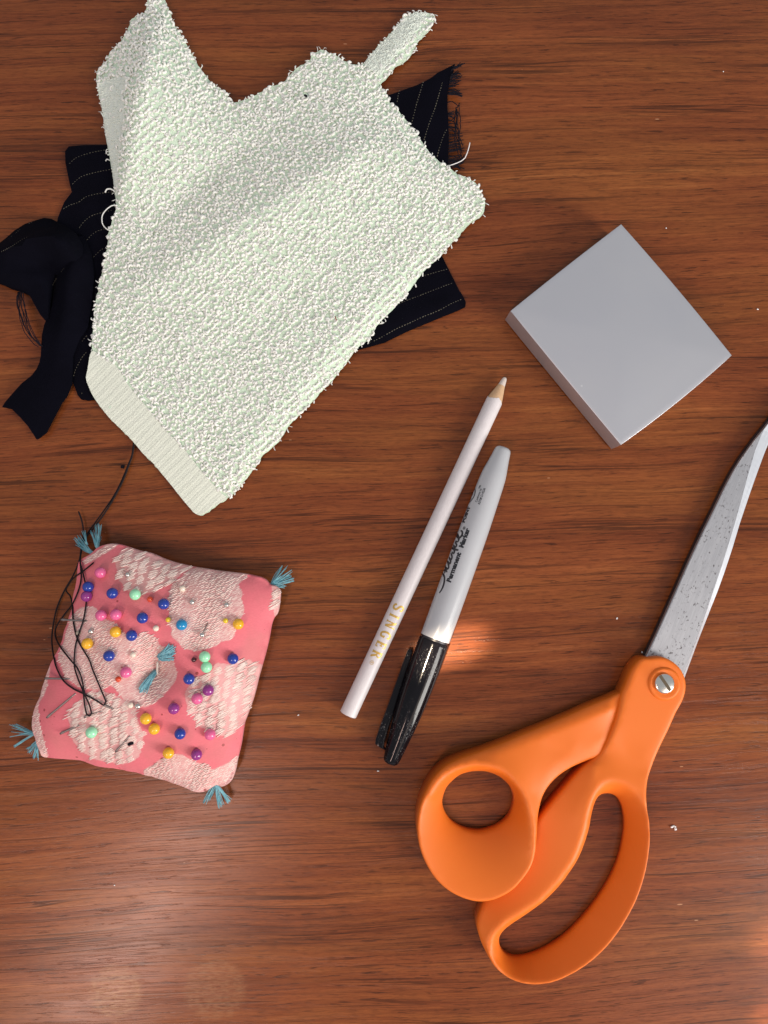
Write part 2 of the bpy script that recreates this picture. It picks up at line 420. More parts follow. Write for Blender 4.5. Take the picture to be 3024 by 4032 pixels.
def steel(name, lo, hi, pits=True):
    n = NT(name); c = n.coord()
    rot = n.new('ShaderNodeMapping'); n.put(rot.inputs[0], c); rot.inputs['Rotation'].default_value = (0, 0, math.radians(24)); rc = rot.outputs[0]
    br = n.noise(n.vm('MULTIPLY', rc, (3.0, .12, 1)), 1, 3, .6); col = n.mix(br, lo, hi)
    if pits:
        p = n.noise(n.vm('MULTIPLY', rc, (1.0, .75, 1)), 1, 3, .62)
        pm = n.ma('MULTIPLY', n.step(p, .60, .655), n.ma('ADD', .35, n.ma('MULTIPLY', n.step(n.noise(c, .11, 2, .5), .40, .60), .65)))
        col = n.mix(n.ma('MULTIPLY', pm, .85), col, (.075, .060, .058))
        q = n.noise(c, .9, 2, .6); col = n.mix(n.ma('MULTIPLY', n.step(q, .60, .78), .18), col, (.86, .86, .88))
    return n.set(Base_Color=col, Metallic=.75, Roughness=n.ma('ADD', .33, n.ma('MULTIPLY', br, .14)))
M_STEEL = steel("worn_steel", (.36, .355, .375), (.60, .595, .61))
M_EDGE = steel("ground_edge_steel", (.66, .68, .72), (.76, .78, .82), False)
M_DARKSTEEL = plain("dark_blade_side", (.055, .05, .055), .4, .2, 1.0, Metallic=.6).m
M_SCREW = plain("nickel_screw", (.70, .66, .60), .20, .06, .6, Metallic=1.0).m
M_SLOT = plain("dark_slot", (.10, .075, .045), .6, .3, 2.0, Metallic=.4).m  # plain dark brown for the bar that marks the screw slot
M_LINT = plain("white_lint", (.85, .84, .82), .9, .05, 1.0).m
M_NEEDLE = plain("needle_steel", (.30, .25, .235), .35, .25, 1.2, Metallic=.85).m

# ------------------------------------------------------------------ the table
tv = [(-900, -700, 0), (900, -700, 0), (900, 700, 0), (-900, 700, 0), (-900, -700, -22), (900, -700, -22), (900, 700, -22), (-900, 700, -22)]
tb = obj("wooden_table_top", tv, [(0, 1, 2, 3), (7, 6, 5, 4), (0, 4, 5, 1), (1, 5, 6, 2), (2, 6, 7, 3), (3, 7, 4, 0)], M_WOOD, None, False)
tb['kind'] = 'structure'

# ------------------------------------------------------------------ navy pinstripe cloth
def cloth_piece(name, px, z_edge, lines, parent, mat, thick=1.0, step=3.0, rough_edge=0.0, closed_smooth=True, floor=None):
    """cloth outline in photo pixels, ridge lines [(px points, z list)]"""
    o = U(px, z_edge)
    o = catmull(o, True, 1.5) if closed_smooth else o
    if rough_edge: o = o + RNG.normal(0, rough_edge, o.shape)
    ze = np.full(len(o), z_edge)
    L = [np.column_stack([np.vstack([o, o[:1]]), np.append(ze, ze[0])])]
    for pts, zs in lines:
        zs = np.broadcast_to(np.asarray(zs, float), (len(pts),))
        L.append(catmull(np.column_stack([U(pts, zs), zs]), False, 1.5))
    f = Field(L, 1.5, 6, 0, 900, 3)
    v, tri, _ = plan(o, (), step)
    z = f(v)
    V, Fc = solid(v, tri, z, z - thick if floor is None else np.full(len(z), floor))
    ob = obj(name, V, Fc, mat, parent, True, 70)
    return ob, f, o
def stripe_lines(lines, f, width=.20, dash=.62, gap=.55):
    """rows of tiny flat stitches laid on a cloth"""
    V, Fc = [], []; k = 0
    for l in lines:
        q = catmull(U(l, 2.0), False, .25); s = np.append(0, np.cumsum(np.linalg.norm(np.diff(q, axis=0), axis=1)))
        for a in np.arange(0, s[-1] - dash, dash + gap):
            g = dash * random.uniform(.6, 1.15); wd = width * random.uniform(.6, 1.15)
            p0 = np.array([np.interp(a, s, q[:, 0]), np.interp(a, s, q[:, 1])]); p1 = np.array([np.interp(a + g, s, q[:, 0]), np.interp(a + g, s, q[:, 1])])
            t = p1 - p0; t /= np.linalg.norm(t) + 1e-9; nn = np.array([-t[1], t[0]]) * wd / 2
            c = np.array([p0 - nn, p1 - nn, p1 + nn, p0 + nn]); z = f(c) + .05
            zt = z + .05
            V.append(np.column_stack([c, z])); V.append(np.column_stack([c, zt]))
            Fc += [(k + 4, k + 5, k + 6, k + 7), (k, k + 1, k + 5, k + 4), (k + 1, k + 2, k + 6, k + 5), (k + 2, k + 3, k + 7, k + 6), (k + 3, k, k + 4, k + 7)]; k += 8
    return np.concatenate(V), Fc
folded = thing("pinstripe_cloth", "large folded navy pinstripe cloth sticking out left and lower right from under the pale towel", "fabric scrap", U1(1000, 1050))
px = [(470, 570), (330, 571), (271, 576), (256, 596), (258, 640), (265, 680), (274, 723), (283, 757), (253, 796), (229, 856), (215, 950), (200, 1100), (210, 1250), (250, 1380), (285, 1500), (307, 1556), (320, 1572), (345, 1576), (400, 1570),
      (620, 1560), (900, 1500), (1250, 1420), (1422, 1372), (1512, 1349), (1603, 1306), (1723, 1254), (1800, 1224), (1832, 1208), (1834, 1190), (1822, 1165), (1806, 1140), (1778, 1083), (1744, 1014), (1690, 930), (1500, 800), (1200, 620), (800, 560)]
ob, f_fold, _ = cloth_piece("cloth_fold", px, 1.3, [([(300, 640), (420, 620), (700, 700)], 2.4), ([(290, 900), (380, 870)], [2.3, 2.2]), ([(330, 1350), (345, 1500)], 2.5), ([(1500, 1300), (1650, 1240), (1790, 1190)], 4.2), ([(1500, 1150), (1740, 1090)], 2.6), ([(700, 900), (1200, 1100)], 1.8)], folded, M_NAVY, 1.1, 3.0, .06, False)
rows = [[(272, 643), (300, 622), (333, 609), (375, 597), (430, 587)], [(283, 723), (300, 708), (325, 693), (375, 680), (440, 668)], [(247, 820), (275, 805), (308, 795), (337, 775), (380, 764), (445, 756)],
        [(313, 898), (335, 870), (362, 850), (400, 838), (450, 826)], [(343, 945), (362, 925), (386, 910), (430, 897)], [(368, 1012), (386, 994), (405, 980), (440, 975)], [(288, 1480), (297, 1455), (312, 1428), (328, 1403), (345, 1385)], [(320, 1550), (324, 1535)], [(325, 1345), (335, 1330), (348, 1318)],
        [(1640, 1095), (1700, 1078), (1762, 1058)], [(1560, 1205), (1603, 1186), (1651, 1168), (1720, 1140), (1790, 1110)], [(1440, 1355), (1500, 1330), (1560, 1298), (1603, 1279), (1663, 1252), (1723, 1228), (1770, 1203), (1820, 1176)]]
for r in rows: obj("pinstripe", *stripe_lines([r], f_fold), M_PIN, folded, False)

frayed = thing("frayed_pinstripe_cloth", "navy pinstripe cloth corner with a frayed edge behind the towel's right edge", "fabric scrap", U1(1680, 450))
px = [(1380, 430), (1524, 377), (1603, 350), (1640, 336), (1675, 319), (1700, 304), (1723, 286), (1750, 273), (1778, 259), (1792, 252), (1786, 280), (1776, 305), (1769, 335), (1763, 362), (1762, 420), (1766, 482), (1767, 540), (1766, 603), (1763, 640), (1760, 690), (1700, 720), (1550, 650)]
ob, f_fray, o_fray = cloth_piece("cloth_corner", px, 2.6, [([(1560, 430), (1640, 420), (1720, 340)], 3.6), ([(1640, 560), (1720, 580)], 3.2)], frayed, M_NAVY, 1.0, 3.0, .08, False)
for r in [[(1572, 360), (1567, 385), (1562, 415)], [(1666, 327), (1655, 365), (1640, 415), (1630, 455), (1618, 500)], [(1741, 330), (1730, 370), (1711, 434), (1690, 490), (1668, 560)], [(1758, 515), (1745, 540), (1730, 585), (1720, 625)]]:
    obj("pinstripe", *stripe_lines([r], f_fray, .30), M_PIN, frayed, False)
fr = []
def yarn(p, z, wob=.35, n=7):
    q = catmull(np.column_stack([U(p, z), np.broadcast_to(z, (len(p),))]), False, 1.0)
    q[1:, :2] += np.cumsum(RNG.normal(0, wob * .35, (len(q) - 1, 2)), 0) * .6; q[:, 2] = np.maximum(q[:, 2] + RNG.normal(0, .12, len(q)), .2); return q
for i in range(26):                                   # the corner tuft
    a = random.random(); s = (1778 - 14 * a, 262 + 85 * a); L = random.uniform(35, 78) * (1 - .35 * a)
    ang = math.radians(random.uniform(-42, -14) + 14 * a); fr.append(yarn([s, (s[0] + L * .5 * math.cos(ang), s[1] + L * .5 * math.sin(ang) + random.uniform(-5, 5)), (s[0] + L * math.cos(ang), s[1] + L * math.sin(ang))], 2.6))
for i in range(10): y = random.uniform(348, 372); fr.append(yarn([(1763, y), (1790, y + random.uniform(-6, 6)), (1815 + random.uniform(-10, 8), y + random.uniform(-4, 12))], 2.4))
for i in range(44):
    y = random.uniform(395, 655) if i < 30 else random.uniform(560, 660); L = random.uniform(25, 45) + 22 * (y > 520)
    fr.append(yarn([(1762, y), (1762 + L * .5, y + random.uniform(-7, 5)), (1762 + L, y + random.uniform(-12, 14))], 2.3))
for i in range(6): fr.append(yarn([(1800 + random.uniform(-5, 12), 405 + i * 8), (1797 + random.uniform(-8, 12), 470 + i * 10), (1803 + random.uniform(-6, 22), 540 + i * 18)], 2.3, .8))
for i in range(5): fr.append(yarn([(1761, 655), (1790, 640 + i * 5), (1826, 640 - 8 * i)], 2.3))
obj("frayed_yarn", *tubes(fr, .19, 5), M_FRAY, frayed, True, None, 'stuff')
obj("loose_pale_thread", *tubes([yarn([(1764, 653), (1795, 643), (1824, 628), (1838, 605), (1846, 580), (1850, 563)], [2.6, 2.8, 3, 3.4, 3.6, 3.8], .1)], .20, 6), M_LINT, frayed)['label'] = "short white thread end in the frayed edge"

curl = thing("curled_dark_strip", "crumpled black cloth strip curled at the left edge, its square tail pointing down", "fabric scrap", U1(170, 1300))
px = [(330, 930), (360, 1000), (372, 1080), (360, 1200), (345, 1290), (310, 1340), (285, 1403), (284, 1480), (283, 1511), (264, 1560), (241, 1590), (205, 1655), (181, 1704), (150, 1726), (143, 1729), (128, 1708), (109, 1676), (80, 1645), (45, 1612), (22, 1605), (9, 1603), (20, 1585), (45, 1552), (85, 1510), (125, 1478), (145, 1452), (155, 1428), (160, 1400), (163, 1360), (166, 1320), (175, 1280), (190, 1240), (205, 1205), (210, 1150), (218, 1090), (240, 1000), (280, 930)]
ob, f_tail, _ = cloth_piece("strip_tail", px, 3.0, [([(300, 980), (280, 1100), (255, 1250), (225, 1400), (190, 1500), (110, 1600)], [13, 11, 8, 5.5, 4.6, 3.6]), ([(345, 1000), (330, 1150), (300, 1300), (270, 1420)], [4, 3.6, 3.4, 3.2]), ([(235, 1180), (205, 1330), (195, 1430), (120, 1520)], [4, 4, 3.6, 3.2]), ([(250, 1480), (190, 1600), (130, 1660)], [4.6, 4.2, 3.4])], curl, M_NAVY, 1.0, 3.0, .08, False)
px = [(-40, 960), (0, 960), (30, 935), (60, 908), (100, 882), (140, 869), (175, 859), (205, 863), (229, 877), (265, 895), (300, 920), (325, 960), (335, 1010), (320, 1060), (290, 1090), (250, 1090), (215, 1080), (205, 1120), (196, 1180), (189, 1255), (178, 1262), (160, 1240), (140, 1205), (118, 1165), (96, 1150), (70, 1140), (36, 1130), (0, 1112), (-40, 1100)]
ob, f_lobe, _ = cloth_piece("strip_curl", px, 4.0, [([(-30, 1000), (60, 970), (150, 930), (220, 930), (290, 980)], [14, 17, 20, 21, 18]), ([(0, 1060), (90, 1080), (170, 1110), (180, 1200)], [8, 9, 10, 8]), ([(150, 1010), (200, 1030), (250, 1050)], [7, 4, 7]), ([(20, 1040), (90, 1030), (140, 1050)], [6, 7, 6]), ([(110, 1110), (140, 1160), (165, 1230)], [5, 5, 5]), ([(230, 900), (290, 960), (310, 1030)], [13, 14, 11])], curl, M_NAVY, 1.0, 3.0, .05, False, .4)
for r, ff in ((([(0, 985), (45, 955), (75, 935), (100, 905), (140, 884)]), f_lobe), (([(52, 1030), (85, 1024), (115, 1010), (140, 993), (165, 980)]), f_lobe), (([(212, 1128), (222, 1112), (235, 1098), (262, 1075), (290, 1057)]), f_tail)):
    obj("pinstripe", *stripe_lines([r], ff, .26, .4, .5), M_PIN, curl, False)
net = []
for i in range(8):
    o_ = i * 4.2
    net.append(yarn([(70 + o_ * .7, 1150), (64 + o_, 1180), (76 + o_, 1240), (92 + o_ * 1.0, 1290), (120 + o_ * .8, 1330), (160 + o_ * .2, 1362)], [5, 6, 6.5, 6, 5, 3.5], .5))
obj("frayed_selvage", *tubes(net, .17, 5), M_FRAY, curl, True, None, 'stuff')

# ------------------------------------------------------------------ terry towel
towel = thing("terry_towel", "pale mint green terry towel scrap with cut edges lying over the navy cloth", "towel", U1(1050, 1000))
T_OUT = [(576, 18), (585, -2), (610, -18), (640, -12), (652, 8), (663, 36), (681, 84), (700, 118), (717, 145), (733, 172), (747, 199), (770, 238), (790, 271), (826, 319), (850, 340), (874, 356), (895, 376), (911, 396), (897, 408), (940, 401), (1000, 379), (1060, 346), (1115, 325), (1163, 273), (1223, 234), (1223, 206), (1241, 208), (1265, 194), (1295, 206), (1332, 224), (1374, 250), (1416, 256), (1434, 247),
         (1482, 181), (1530, 133), (1579, 74), (1603, 55), (1633, 43), (1699, 43), (1714, 57), (1699, 96), (1669, 130), (1639, 163), (1633, 187), (1597, 232), (1555, 259), (1524, 301), (1494, 337), (1518, 362), (1543, 416), (1573, 440), (1603, 482), (1639, 524), (1669, 573), (1711, 621), (1772, 663), (1802, 687), (1844, 705), (1880, 729), (1902, 778), (1910, 808), (1897, 842), (1866, 868), (1835, 893), (1802, 936), (1766, 967), (1735, 1005), (1681, 1053), (1651, 1089), (1615, 1138), (1561, 1204), (1500, 1264), (1446, 1336), (1398, 1379), (1356, 1439), (1301, 1505), (1259, 1547), (1205, 1608), (1145, 1668), (1090, 1746), (1036, 1789), (1015, 1826), (970, 1880), (930, 1930), (895, 1962), (850, 1990), (784, 2029), (738, 1992), (670, 1908), (602, 1825), (561, 1786), (518, 1734), (476, 1692), (422, 1638), (368, 1566), (344, 1517), (336, 1487), (344, 1457), (356, 1410), (363, 1380), (365, 1312), (374, 1222), (386, 1138), (404, 1065), (422, 981), (428, 921), (446, 860), (458, 818), (452, 766), (443, 693), (431, 615), (416, 543), (401, 434), (386, 362), (377, 301), (386, 266), (416, 235), (440, 193), (494, 139), (518, 79), (543, 64), (570, 52)]
TZ = 3.6
t_out = U(T_OUT, TZ); ze = np.full(len(t_out), TZ)
for i, (x, y) in enumerate(T_OUT):
    if y > 1480 and x < 1000: ze[i] = 2.4
    if y < 240 and x > 1440: ze[i] = 2.2
    if x < 470 and y < 800: ze[i] = 2.6
TL = [np.column_stack([np.vstack([t_out, t_out[:1]]), np.append(ze, ze[0])])]
for pts, zs in [([(1790, 760), (1640, 640), (1500, 560), (1330, 650), (1120, 780), (900, 915), (720, 1040), (520, 1160)], [5.2, 6.8, 9, 11.5, 12, 11, 9, 6.2]), ([(1700, 860), (1500, 900), (1300, 1000), (1080, 1110), (900, 1230), (700, 1380)], [6, 7, 7.6, 7.6, 7, 6]),
                ([(1200, 420), (1040, 540), (880, 650), (720, 780), (560, 900)], [5.6, 5.4, 5.2, 5.2, 5.2]),
                ([(630, 60), (600, 190), (560, 320), (528, 480), (500, 640), (478, 760)], [6, 12, 15, 14, 11, 7]),
                ([(1700, 960), (1400, 1290), (1100, 1620), (900, 1880)], [5.5, 6.5, 6.0, 4.5]), ([(700, 1600), (900, 1400), (1200, 1100)], [5, 5.8, 6.2]),
                ([(1640, 100), (1560, 190), (1480, 290)], [3.6, 4, 4.5]), ([(860, 420), (760, 400), (680, 420)], [4, 8, 10.5]), ([(430, 1000), (560, 1000), (640, 900)], [4.5, 5.5, 5.5])]:
    zs = np.asarray(zs, float); TL.append(catmull(np.column_stack([U(pts, zs), zs]), False, 1.5))
f_t = Field(TL, 1.5, 6, 0, 1200, 6)
o_t = catmull(t_out, True, 1.3); o_t = o_t + RNG.normal(0, .14, o_t.shape)
v, tri, _ = plan(o_t, (), 2.2); z = f_t(v) + RNG.normal(0, .10, len(v))
V, Fc = solid(v, tri, z, z - 1.3)
obj("towel_ground", V, Fc, M_TBASE, towel, True, 70)
# flat woven border and flat back
def overlay(name, px, mat, lift=.22, step=1.6):
    o = catmull(U(px, 3.2), True, 1.5); v, tri, _ = plan(o, (), step); z = f_t(v)
    V, Fc = solid(v, tri, z + lift, z - .4); return obj(name, V, Fc, mat, towel, True, 70), o
BAND = [(364, 1385), (410, 1410), (458, 1439), (512, 1523), (579, 1602), (663, 1704), (723, 1764), (800, 1862), (870, 1940), (893, 1960), (850, 1988), (784, 2027), (738, 1990), (670, 1906), (602, 1823), (561, 1784), (518, 1732), (476, 1690), (422, 1636), (369, 1564), (346, 1517), (338, 1487), (346, 1457)]
ob, o_band = overlay("woven_border", BAND, M_TBAND, .35)
BACK = [(384, 330), (440, 322), (500, 330), (527, 360), (508, 422), (512, 530), (490, 603), (474, 711), (462, 780), (454, 766), (445, 693), (433, 615), (418, 543), (403, 434), (388, 362)]
ob, o_back = overlay("flat_back", BACK, M_TFLAT, .25)
STRIP = [(1440, 250), (1484, 187), (1532, 139), (1581, 80), (1604, 60), (1634, 47), (1680, 50), (1650, 105), (1600, 170), (1545, 235), (1500, 300), (1485, 300)]
ob, o_strip = overlay("torn_strip", STRIP, M_TFLAT, .25)
def loops(pts, yaw, lean, R, r, seg=8, sides=5, span=250, up=0.0):
    """curly yarn loops standing on the towel, one vertex/face set"""
    n = len(pts); t = np.radians(np.linspace(-span / 2, span / 2, seg) + 90)
    cl = np.stack([np.cos(t), np.zeros(seg), np.sin(t)], 1); tn = np.stack([-np.sin(t), np.zeros(seg), np.cos(t)], 1)
    side = np.array([0, 1.0, 0]); out = np.cross(tn, side)
    a = np.arange(sides) * 2 * math.pi / sides
    off = np.cos(a)[None, :, None] * out[:, None, :] + np.sin(a)[None, :, None] * side[None, None, :]
    cy, sy = np.cos(yaw), np.sin(yaw); cl_, sl = np.cos(lean), np.sin(lean); Z = np.zeros(n); O = np.ones(n)
    Rz = np.stack([np.stack([cy, -sy, Z], 1), np.stack([sy, cy, Z], 1), np.stack([Z, Z, O], 1)], 1)
    Rx = np.stack([np.stack([O, Z, Z], 1), np.stack([Z, cl_, -sl], 1), np.stack([Z, sl, cl_], 1)], 1)
    M = np.einsum('nij,njk->nik', Rz, Rx)
    sk = RNG.normal(0, .22, (n, 1, 3)) * np.linspace(-1, 1, seg)[None, :, None]
    c = cl[None] * R[:, None, None] * np.stack([RNG.uniform(.75, 1.2, n), np.ones(n), RNG.uniform(.8, 1.35, n)], 1)[:, None, :] + sk * R[:, None, None]
    P = c[:, :, None, :] + off[None] * r[:, None, None, None]
    P = np.einsum('nij,nsaj->nsai', M, P) + pts[:, None, None, :]
    P[..., 2] += (R * .25 + up)[:, None, None] if hasattr(R, '__len__') else 0
    V = P.reshape(-1, 3); q = []
    i = np.arange(seg - 1)[:, None]; j = np.arange(sides)[None, :]
    A = i * sides + j; B = i * sides + (j + 1) % sides
    quad = np.stack([A, B, B + sides, A + sides], -1).reshape(-1, 4)
    Fq = (quad[None] + (np.arange(n) * seg * sides)[:, None, None]).reshape(-1, 4)
    return V, Fq
def fast_mesh(name, V, Fq, mat):
    me = bpy.data.meshes.new(name); me.vertices.add(len(V)); me.vertices.foreach_set('co', (V * MM).ravel().astype('f'))
    n = len(Fq); me.loops.add(n * 4); me.loops.foreach_set('vertex_index', Fq.ravel().astype('i'))
    me.polygons.add(n); me.polygons.foreach_set('loop_start', (np.arange(n) * 4).astype('i')); me.polygons.foreach_set('loop_total', np.full(n, 4, 'i'))
    me.polygons.foreach_set('use_smooth', np.ones(n, bool)); me.update(calc_edges=True); me.materials.append(mat); return me
rd = U([(930, 1900), (1860, 1060)], 4); rd = (rd[1] - rd[0]) / np.linalg.norm(rd[1] - rd[0]); rn = np.array([-rd[1], rd[0]])
lo, hi = o_t.min(0), o_t.max(0); ctr = (lo + hi) / 2; ext = np.linalg.norm(hi - lo) / 2
aa = np.arange(-ext, ext, 1.28); bb = np.arange(-ext, ext, 2.25)
A, B = np.meshgrid(aa, bb); A = A + (np.arange(len(bb)) % 2)[:, None] * .71
A = A + RNG.normal(0, .42, A.shape); B = B + RNG.normal(0, .15, B.shape) + .9 * np.sin(A * .045 + B * .02)
q = ctr + A.ravel()[:, None] * rd + B.ravel()[:, None] * rn
k = inside(o_t, q) & ~inside(o_band, q) & ~(inside(o_strip, q) & (RNG.random(len(q)) > .06)) & ~(inside(o_back, q) & (RNG.random(len(q)) > .10))
q = q[k]
q = q[~((dist(o_band, q) < .95) & (dist(o_t, q) < 2.0))]; pts = np.column_stack([q, f_t(q) - .12]); n = len(pts)
Vl, Fl = loops(pts, math.atan2(rd[1], rd[0]) + RNG.normal(0, .75, n), np.radians(RNG.uniform(58, 92, n)) * RNG.choice([-1, 1], n), RNG.uniform(.46, .86, n), RNG.uniform(.40, .58, n), 8, 6, 212)
b0 = np.array(base_of(towel)) / MM
lo_ = link("terry_loops", fast_mesh("terry_loops", Vl - b0, Fl, M_LOOP), towel); lo_['kind'] = 'stuff'
# short nap on the flat back and the torn strip
nap = []
for poly_, cnt_ in ((o_back, 420), (o_strip, 420)):
    lo2, hi2 = poly_.min(0), poly_.max(0); qq = lo2 + RNG.random((cnt_ * 4, 2)) * (hi2 - lo2); nap.append(qq[inside(poly_, qq)][:cnt_])
nap = np.concatenate(nap); nn_ = len(nap)
Vn, Fn = loops(np.column_stack([nap, f_t(nap) + .08]), RNG.normal(1.4, .5, nn_), np.radians(RNG.uniform(70, 95, nn_)), RNG.uniform(.34, .62, nn_), RNG.uniform(.26, .36, nn_), 6, 5, 190)
link("short_nap", fast_mesh("short_nap", Vn - b0, Fn, M_TFLAT), towel)['kind'] = 'stuff'
# fluffy cut edge
e = o_t[RNG.random(len(o_t)) < .75]; e = e[~inside(U([(300, 1330), (300, 2100), (900, 2100), (900, 1960), (400, 1400)], 3), e)]
fz = []
for p in e:
    z0 = f_t(p[None])[0]; a = random.uniform(0, 6.28); L = random.uniform(.8, 1.9)
    m1 = p + np.array([math.cos(a), math.sin(a)]) * L * .6; a += random.uniform(-1.2, 1.2); m2 = m1 + np.array([math.cos(a), math.sin(a)]) * L * .5
    fz.append(catmull(np.array([[*p, z0 - .4], [*m1, z0 + .2], [*m2, z0 - .2]]), False, .5))
obj("edge_fluff", *tubes(fz, RNG.uniform(.10, .30, len(fz)), 4), M_LOOP, towel, True, None, 'stuff')
def hang(px_, zs): return catmull(np.column_stack([U(px_, zs), np.asarray(zs, float)]), False, .6)
obj("loose_thread", *tubes([hang([(462, 808), (440, 810), (416, 828), (402, 852), (404, 882), (420, 902), (436, 908)], [5, 4.6, 4.2, 4, 4, 4, 4.2])], .23, 6), M_LOOP, towel)
obj("loose_thread", *tubes([hang([(452, 754), (435, 744), (420, 746), (414, 758)], [4.5, 4.2, 4, 3.6])], .30, 6), M_LOOP, towel)
obj("dark_fleck", *tubes([hang([(1200, 374), (1204, 378), (1209, 379)], [7.3, 7.5, 7.4])], .5, 6), M_FRAY, towel)
obj("dark_fleck", *tubes([hang([(1320, 1246), (1322, 1254), (1326, 1262)], [8.2, 8.4, 8.2])], .22, 6), plain("rust_fibre", (.25, .05, .03), .8).m, towel)

# ------------------------------------------------------------------ silver box
box = thing("silver_box", "shallow square silver card box lying alone right of the towel", "box", U1(2440, 1330))
bz = 12.6
tc = U([(2446, 882), (2882, 1399), (2445, 1752), (2010, 1224)], bz)
def box_shell(c, z0, z1, bow, r, nseg=14):
    """slightly bowed square slab with rounded top edges"""
    cc = c.mean(0); ring = []
    for i in range(4):
        a, b = c[i], c[(i + 1) % 4]; t = np.linspace(0, 1, nseg, endpoint=False); nn = (a + b) / 2 - cc; nn /= np.linalg.norm(nn)
        ring.append(a + (b - a) * t[:, None] + nn * (bow[i] * 4 * t * (1 - t))[:, None])
    ring = np.concatenate(ring); n = len(ring)
    dirs = (cc - ring); dirs /= np.linalg.norm(dirs, axis=1)[:, None]
    lev = [(0, z0), (0, z1 - r)] + [(r * (1 - math.cos(a)), z1 - r + r * math.sin(a)) for a in (.5, 1.05, 1.57)] + [(2.2, z1 + .02)]
    V = [np.column_stack([ring + dirs * d, np.full(n, z)]) for d, z in lev]
    for fr_, dz_ in ((.25, .34), (.5, .62), (.75, .80), (.93, .86)):      # the card swells a little towards its middle
        V.append(np.column_stack([ring + (cc - ring) * fr_, np.full(n, z1 + dz_)])); lev.append((0, 0))
    V = np.concatenate(V)
    Fc = []
    for L in range(len(lev) - 1):
        for i in range(n):
            a = L * n + i; b = L * n + (i + 1) % n; Fc.append((b, a, a + n, b + n))
    Fc.append(tuple(range((len(lev) - 1) * n, len(lev) * n))[::-1]); Fc.append(tuple(range(n)))
    return V, Fc
obj("box_lid", *box_shell(tc, 0.9, bz, [.55, .9, .15, .25], .28), M_SILVER, box, True, 35)
obj("box_base", *box_shell(tc.mean(0) + (tc - tc.mean(0)) * .975, 0.05, 9, [.4, .6, .1, .2], .4), M_SILVER, box, True, 35)
cr = U([(2010, 1224), (2025, 1246)], bz)               # little tucked tab at the near left corner
tabp = U([(2007, 1226), (1998, 1235), (1984, 1262), (1984, 1272), (1994, 1280)], [11.5, 11, 3, 1, 1])
tb_ = np.column_stack([tabp, [11.5, 11, 3, 1, 1]])

# ------------------------------------------------------------------ marking pencil
def axis(p0, p1, z0, z1):
    a = U1(*p0, z0); b = U1(*p1, z1); d = b - a; L = np.linalg.norm(d); d /= L
    n_ = np.cross([0, 0, 1.0], d); n_ /= np.linalg.norm(n_); up = np.cross(d, n_); return a, d, n_, up, L
pr = 3.45
pa, pd, pn, pu, pL = axis((1370, 2814), (1991, 1483), pr, pr)
pencil = thing("marking_pencil", "white round marking pencil with gold lettering and sharpened tip", "pencil", pa * [1, 1, 0])
cone = 11.4
obj("pencil_body", *lathe([(0, pr * .9), (.25, pr), (pL - cone, pr * .985)], pa, pd, pn, pu, 40), M_PENCIL, pencil, True, 40)
def cone_fn():
    V, Fc = lathe([(0, pr * .965), (1.0, pr * .94), (3, pr * .80), (5.2, pr * .63), (7.9, pr * .425)], pa + pd * (pL - cone - .6), pd, pn, pu, 40)
    return V, Fc
obj("sharpened_wood", *cone_fn(), M_PWOOD, pencil, True, 40)
# scalloped paint edge over the shaved wood
sc_ = []
seg = 40; th = np.arange(seg) * 2 * math.pi / seg; edge = .7 + .55 * np.cos(th * 3 + .6) + RNG.normal(0, .12, seg)
V = np.concatenate([np.array([pa + pd * (pL - cone - .8) + (pr * .992) * (math.cos(t) * pn + math.sin(t) * pu) for t in th]), np.array([pa + pd * (pL - cone + e_) + (pr * (.985 - .035 * max(e_, 0))) * (math.cos(t) * pn + math.sin(t) * pu) for t, e_ in zip(th, edge)])])
obj("paint_rim", V, [(i, (i + 1) % seg, seg + (i + 1) % seg, seg + i) for i in range(seg)], M_PENCIL, pencil, True)
obj("pencil_tip", *lathe([(0, pr * .44), (1.4, pr * .37), (2.9, pr * .30), (3.6, pr * .23), (4.0, pr * .10)], pa + pd * (pL - 4.35), pd, pn, pu, 28), M_LEAD, pencil, True, 50)
def wrap(v2, A, d, n_, up, rad, lift=.05):
    """(u along axis, v round the surface from the crest towards n) -> world; rad may be a function of u"""
    v2 = np.asarray(v2, float); r = np.array([rad(u) for u in v2[:, 0]]) + lift; ph = v2[:, 1] / r
    return A + v2[:, :1] * d + (r * np.sin(ph))[:, None] * n_ + (r * np.cos(ph))[:, None] * up
